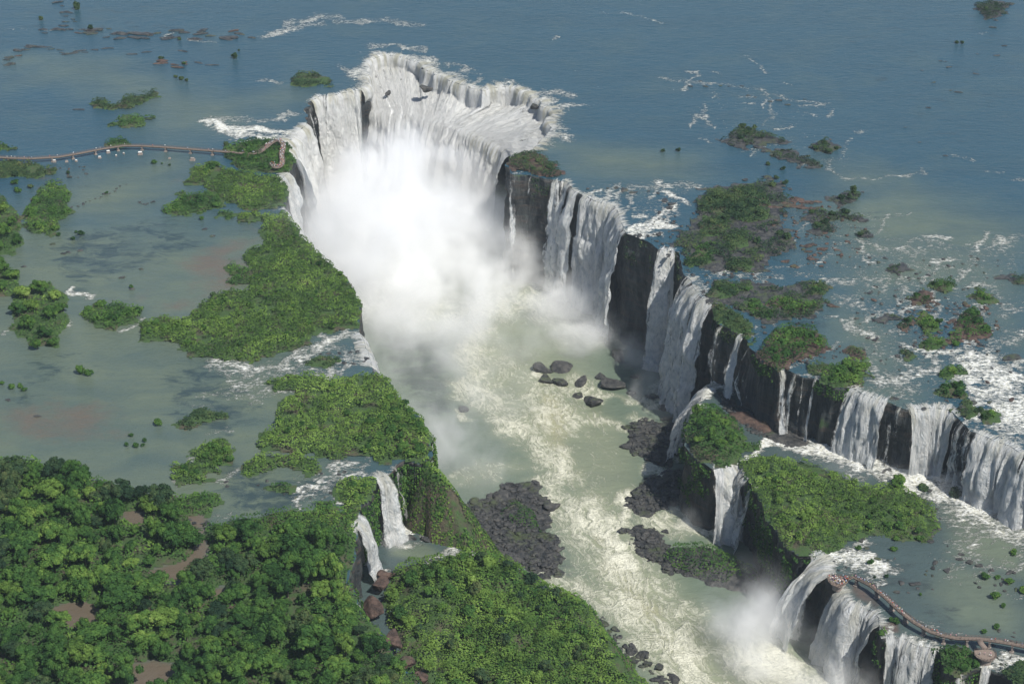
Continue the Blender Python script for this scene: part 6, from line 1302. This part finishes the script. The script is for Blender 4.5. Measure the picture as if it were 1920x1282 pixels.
# ------------------------------------------------------------------ people
def person_mesh(seed):
    rng = random.Random(seed)
    vs, es, rs = [], [], []
    def add(p, r, par=None):
        vs.append(p); rs.append(r)
        if par is not None: es.append((par, len(vs)-1))
        return len(vs)-1
    lean = rng.uniform(-.06, .1)
    pel = add((0, 0, .95), .155); ch = add((lean, 0, 1.30), .165, pel); nk = add((lean, 0, 1.47), .065, ch); hd = add((lean+.02, 0, 1.58), .10, nk); add((lean+.02, 0, 1.70), .085, hd)
    st = rng.uniform(.02, .16)
    for s in (1, -1):
        hp = add((0, s*.10, .88), .105, pel); kn = add((s*st*.5+.02, s*.11, .48), .075, hp); an = add((s*st-.02, s*.115, .08), .05, kn); add((s*st+.13, s*.12, .035), .045, an)
        sh = add((lean, s*.20, 1.38), .065, ch); up = rng.random() < .35
        el = add((lean+(.14 if up else .02), s*.27, 1.18 if up else 1.10), .05, sh); wr = add((lean+(.34 if up else .10), s*(.15 if up else .25), 1.32 if up else .86), .038, el); add((lean+(.40 if up else .12), s*(.12 if up else .25), 1.36 if up else .78), .04, wr)
    me = bpy.data.meshes.new('body'); me.from_pydata(vs, es, []); o = bpy.data.objects.new('body', me); COL.objects.link(o)
    o.modifiers.new('s', 'SKIN'); 
    for i, sv in enumerate(me.skin_vertices[0].data): sv.radius = (rs[i], rs[i]); sv.use_root = (i == 0)
    o.modifiers.new('u', 'SUBSURF').levels = 1
    dg = bpy.context.evaluated_depsgraph_get(); out = bpy.data.meshes.new_from_object(o.evaluated_get(dg)); bpy.data.objects.remove(o); bpy.data.meshes.remove(me)
    mi = []
    for p_ in out.polygons:
        c = p_.center
        if c.z > 1.63 or (c.z > 1.52 and c.x < lean-.02): k = 3
        elif c.z > 1.46: k = 0
        elif abs(c.y) > .2 and (c.z < 1.2 or c.x > lean+.2): k = 0
        elif c.z > .92: k = 1
        elif c.z > .12: k = 2
        else: k = 3
        mi.append(k)
    out.name = 'person'
    return out, mi
SH = {'white': (.78,.78,.76), 'pale blue': (.35,.47,.62), 'red': (.50,.08,.07), 'yellow': (.62,.48,.12), 'black': (.03,.03,.035), 'pink': (.65,.35,.40), 'green': (.12,.28,.14), 'dark blue': (.05,.08,.20)}
mk = lambda n, c: mat_plain(n, c, .85, .06, 3)
skin, hair = mk('skin', (.48,.30,.21)), mk('hair', (.03,.022,.018)); trs = [mk('trousers_denim', (.07,.10,.17)), mk('trousers_dark', (.035,.035,.04)), mk('trousers_khaki', (.30,.25,.17))]
base_p = [person_mesh(s) for s in range(3)]; PEOPLE = {}
for sname, c in SH.items():
    sm = mk('shirt_'+sname.replace(' ', '_'), c); PEOPLE[sname] = []
    for i, (bmesh_, mi) in enumerate(base_p):
        m2 = bmesh_.copy(); m2.materials.clear()
        for q in (skin, sm, trs[(i+len(sname)) % 3], hair): m2.materials.append(q)
        m2.polygons.foreach_set('material_index', np.array(mi, np.int32)); m2.polygons.foreach_set('use_smooth', np.ones(len(mi), bool)); PEOPLE[sname].append(m2)
def person(x, y, z, where, rz=None):
    s = rg_.choices(list(SH), [6, 3, 2.2, 1.3, 2, 2.2, 1, 2])[0]
    o = link('person', rg_.choice(PEOPLE[s]), None, (x, y, z), rg_.uniform(0, 6.28) if rz is None else rz, rg_.uniform(.98, 1.12))
    tag(o, 'person in a %s top %s' % (s, where), 'person', 'people in %s tops %s' % (s, where))
def along(path, z, n, hw, t0, t1, where, dmin=.75):
    L = np.r_[0, np.cumsum(np.hypot(*np.diff(path, axis=0).T))]; nr = nrm_of(path); put = []; tries = 0
    while len(put) < n and tries < n*40:
        tries += 1; s = rg_.uniform(t0, t1)*L[-1]; o = rg_.uniform(-hw, hw)
        c = np.array([np.interp(s, L, path[:, k])+o*np.interp(s, L, nr[:, k]) for k in (0, 1)])
        if all(np.hypot(*(c-q)) > dmin for q in put): put.append(c); person(c[0], c[1], z, where)
along(pathS, DL, 62, 1.7, .30, .62, 'in the crowd on the upper lookout curve'); along(pathS, DL, 44, 1.7, .62, 1.0, 'in the crowd on the lower lookout curve'); along(pathS, DL, 10, 1.4, .05, .3, 'arriving at the loop lookout')
along(pathL, DL, 16, 1.1, .42, .97, 'strolling on the straight left footbridge', 1.5); along(pathL, DL, 9, 1.1, .1, .42, 'on the left end of the footbridge', 1.5)
ep = np.array(endpoly); n_ = 0
while n_ < 62:
    q = ep.min(0)+np.array([rg_.random(), rg_.random()])*(ep.max(0)-ep.min(0))
    if sdf(np.array([q[0]]), np.array([q[1]]), ep, 5)[0] > .4: person(q[0], q[1], TZ+DR, 'packed on the boardwalk end platform'); n_ += 1
along(pathR, TZ+DR, 30, 1.0, 0.0, .17, 'just behind the boardwalk end platform', .6); along(pathR, TZ+DR, 30, 1.0, .17, .5, 'walking the curved middle of the boardwalk', .8); along(pathR, TZ+DR, 14, 1.0, .5, .85, 'on the straight stretch of the boardwalk', 1.2)
for k in range(6): person(cxy[0]+rg_.uniform(-4, 4), cxy[1]+rg_.uniform(-2, 1), TZ+DR+.01, 'on the round lookout beside the boardwalk')
flush('rock', 292, 'rock', 'rock_scatter', 'many small scattered stones of ')
flush('bush', 296, 'bush', 'bush_scatter', 'many small scattered bushes with ')

# ------------------------------------------------------------------ each look-alike of a small set is told by its place in the row
ORD = ['leftmost', 'second from left', 'third from left', 'fourth from left', 'fifth from left', 'sixth from left', 'seventh from left', 'eighth from left', 'ninth from left']
bylab = {}
for o in COL.objects:
    if o.parent is None and o.get('category') in ('tree', 'rock', 'bush', 'concrete stump') and o.get('label'): bylab.setdefault(o['label'], []).append(o)
for lab, os_ in bylab.items():
    n = len(os_)
    if n < 2: continue
    for o in os_: o['_p'] = topx(*o.location)
    rows_ = max(1, math.ceil(n/7)); os_.sort(key=lambda o: o['_p'][1])
    names = {1: [''], 2: [', back row', ', front row'], 3: [', back row', ', middle row', ', front row']}.get(rows_)
    if names is None: names = [', back row', ', next row']+[', %s row' % t for t in ('third', 'fourth', 'fifth', 'sixth', 'seventh', 'eighth')][:rows_-3]+[', front row']
    k = math.ceil(n/rows_)
    for r in range(rows_):
        part = sorted(os_[r*k:(r+1)*k], key=lambda o: o['_p'][0])
        for i, o in enumerate(part):
            sfx = names[r]+', '+(ORD[i] if i < len(part)-1 or len(part) == 1 else 'rightmost') if i < len(ORD) else names[r]
            if len(part) == 1: sfx = names[r]
            if len((lab+sfx).replace(',', ' ').split()) <= 16: o['label'] = lab+sfx
    for o in os_: del o['_p']
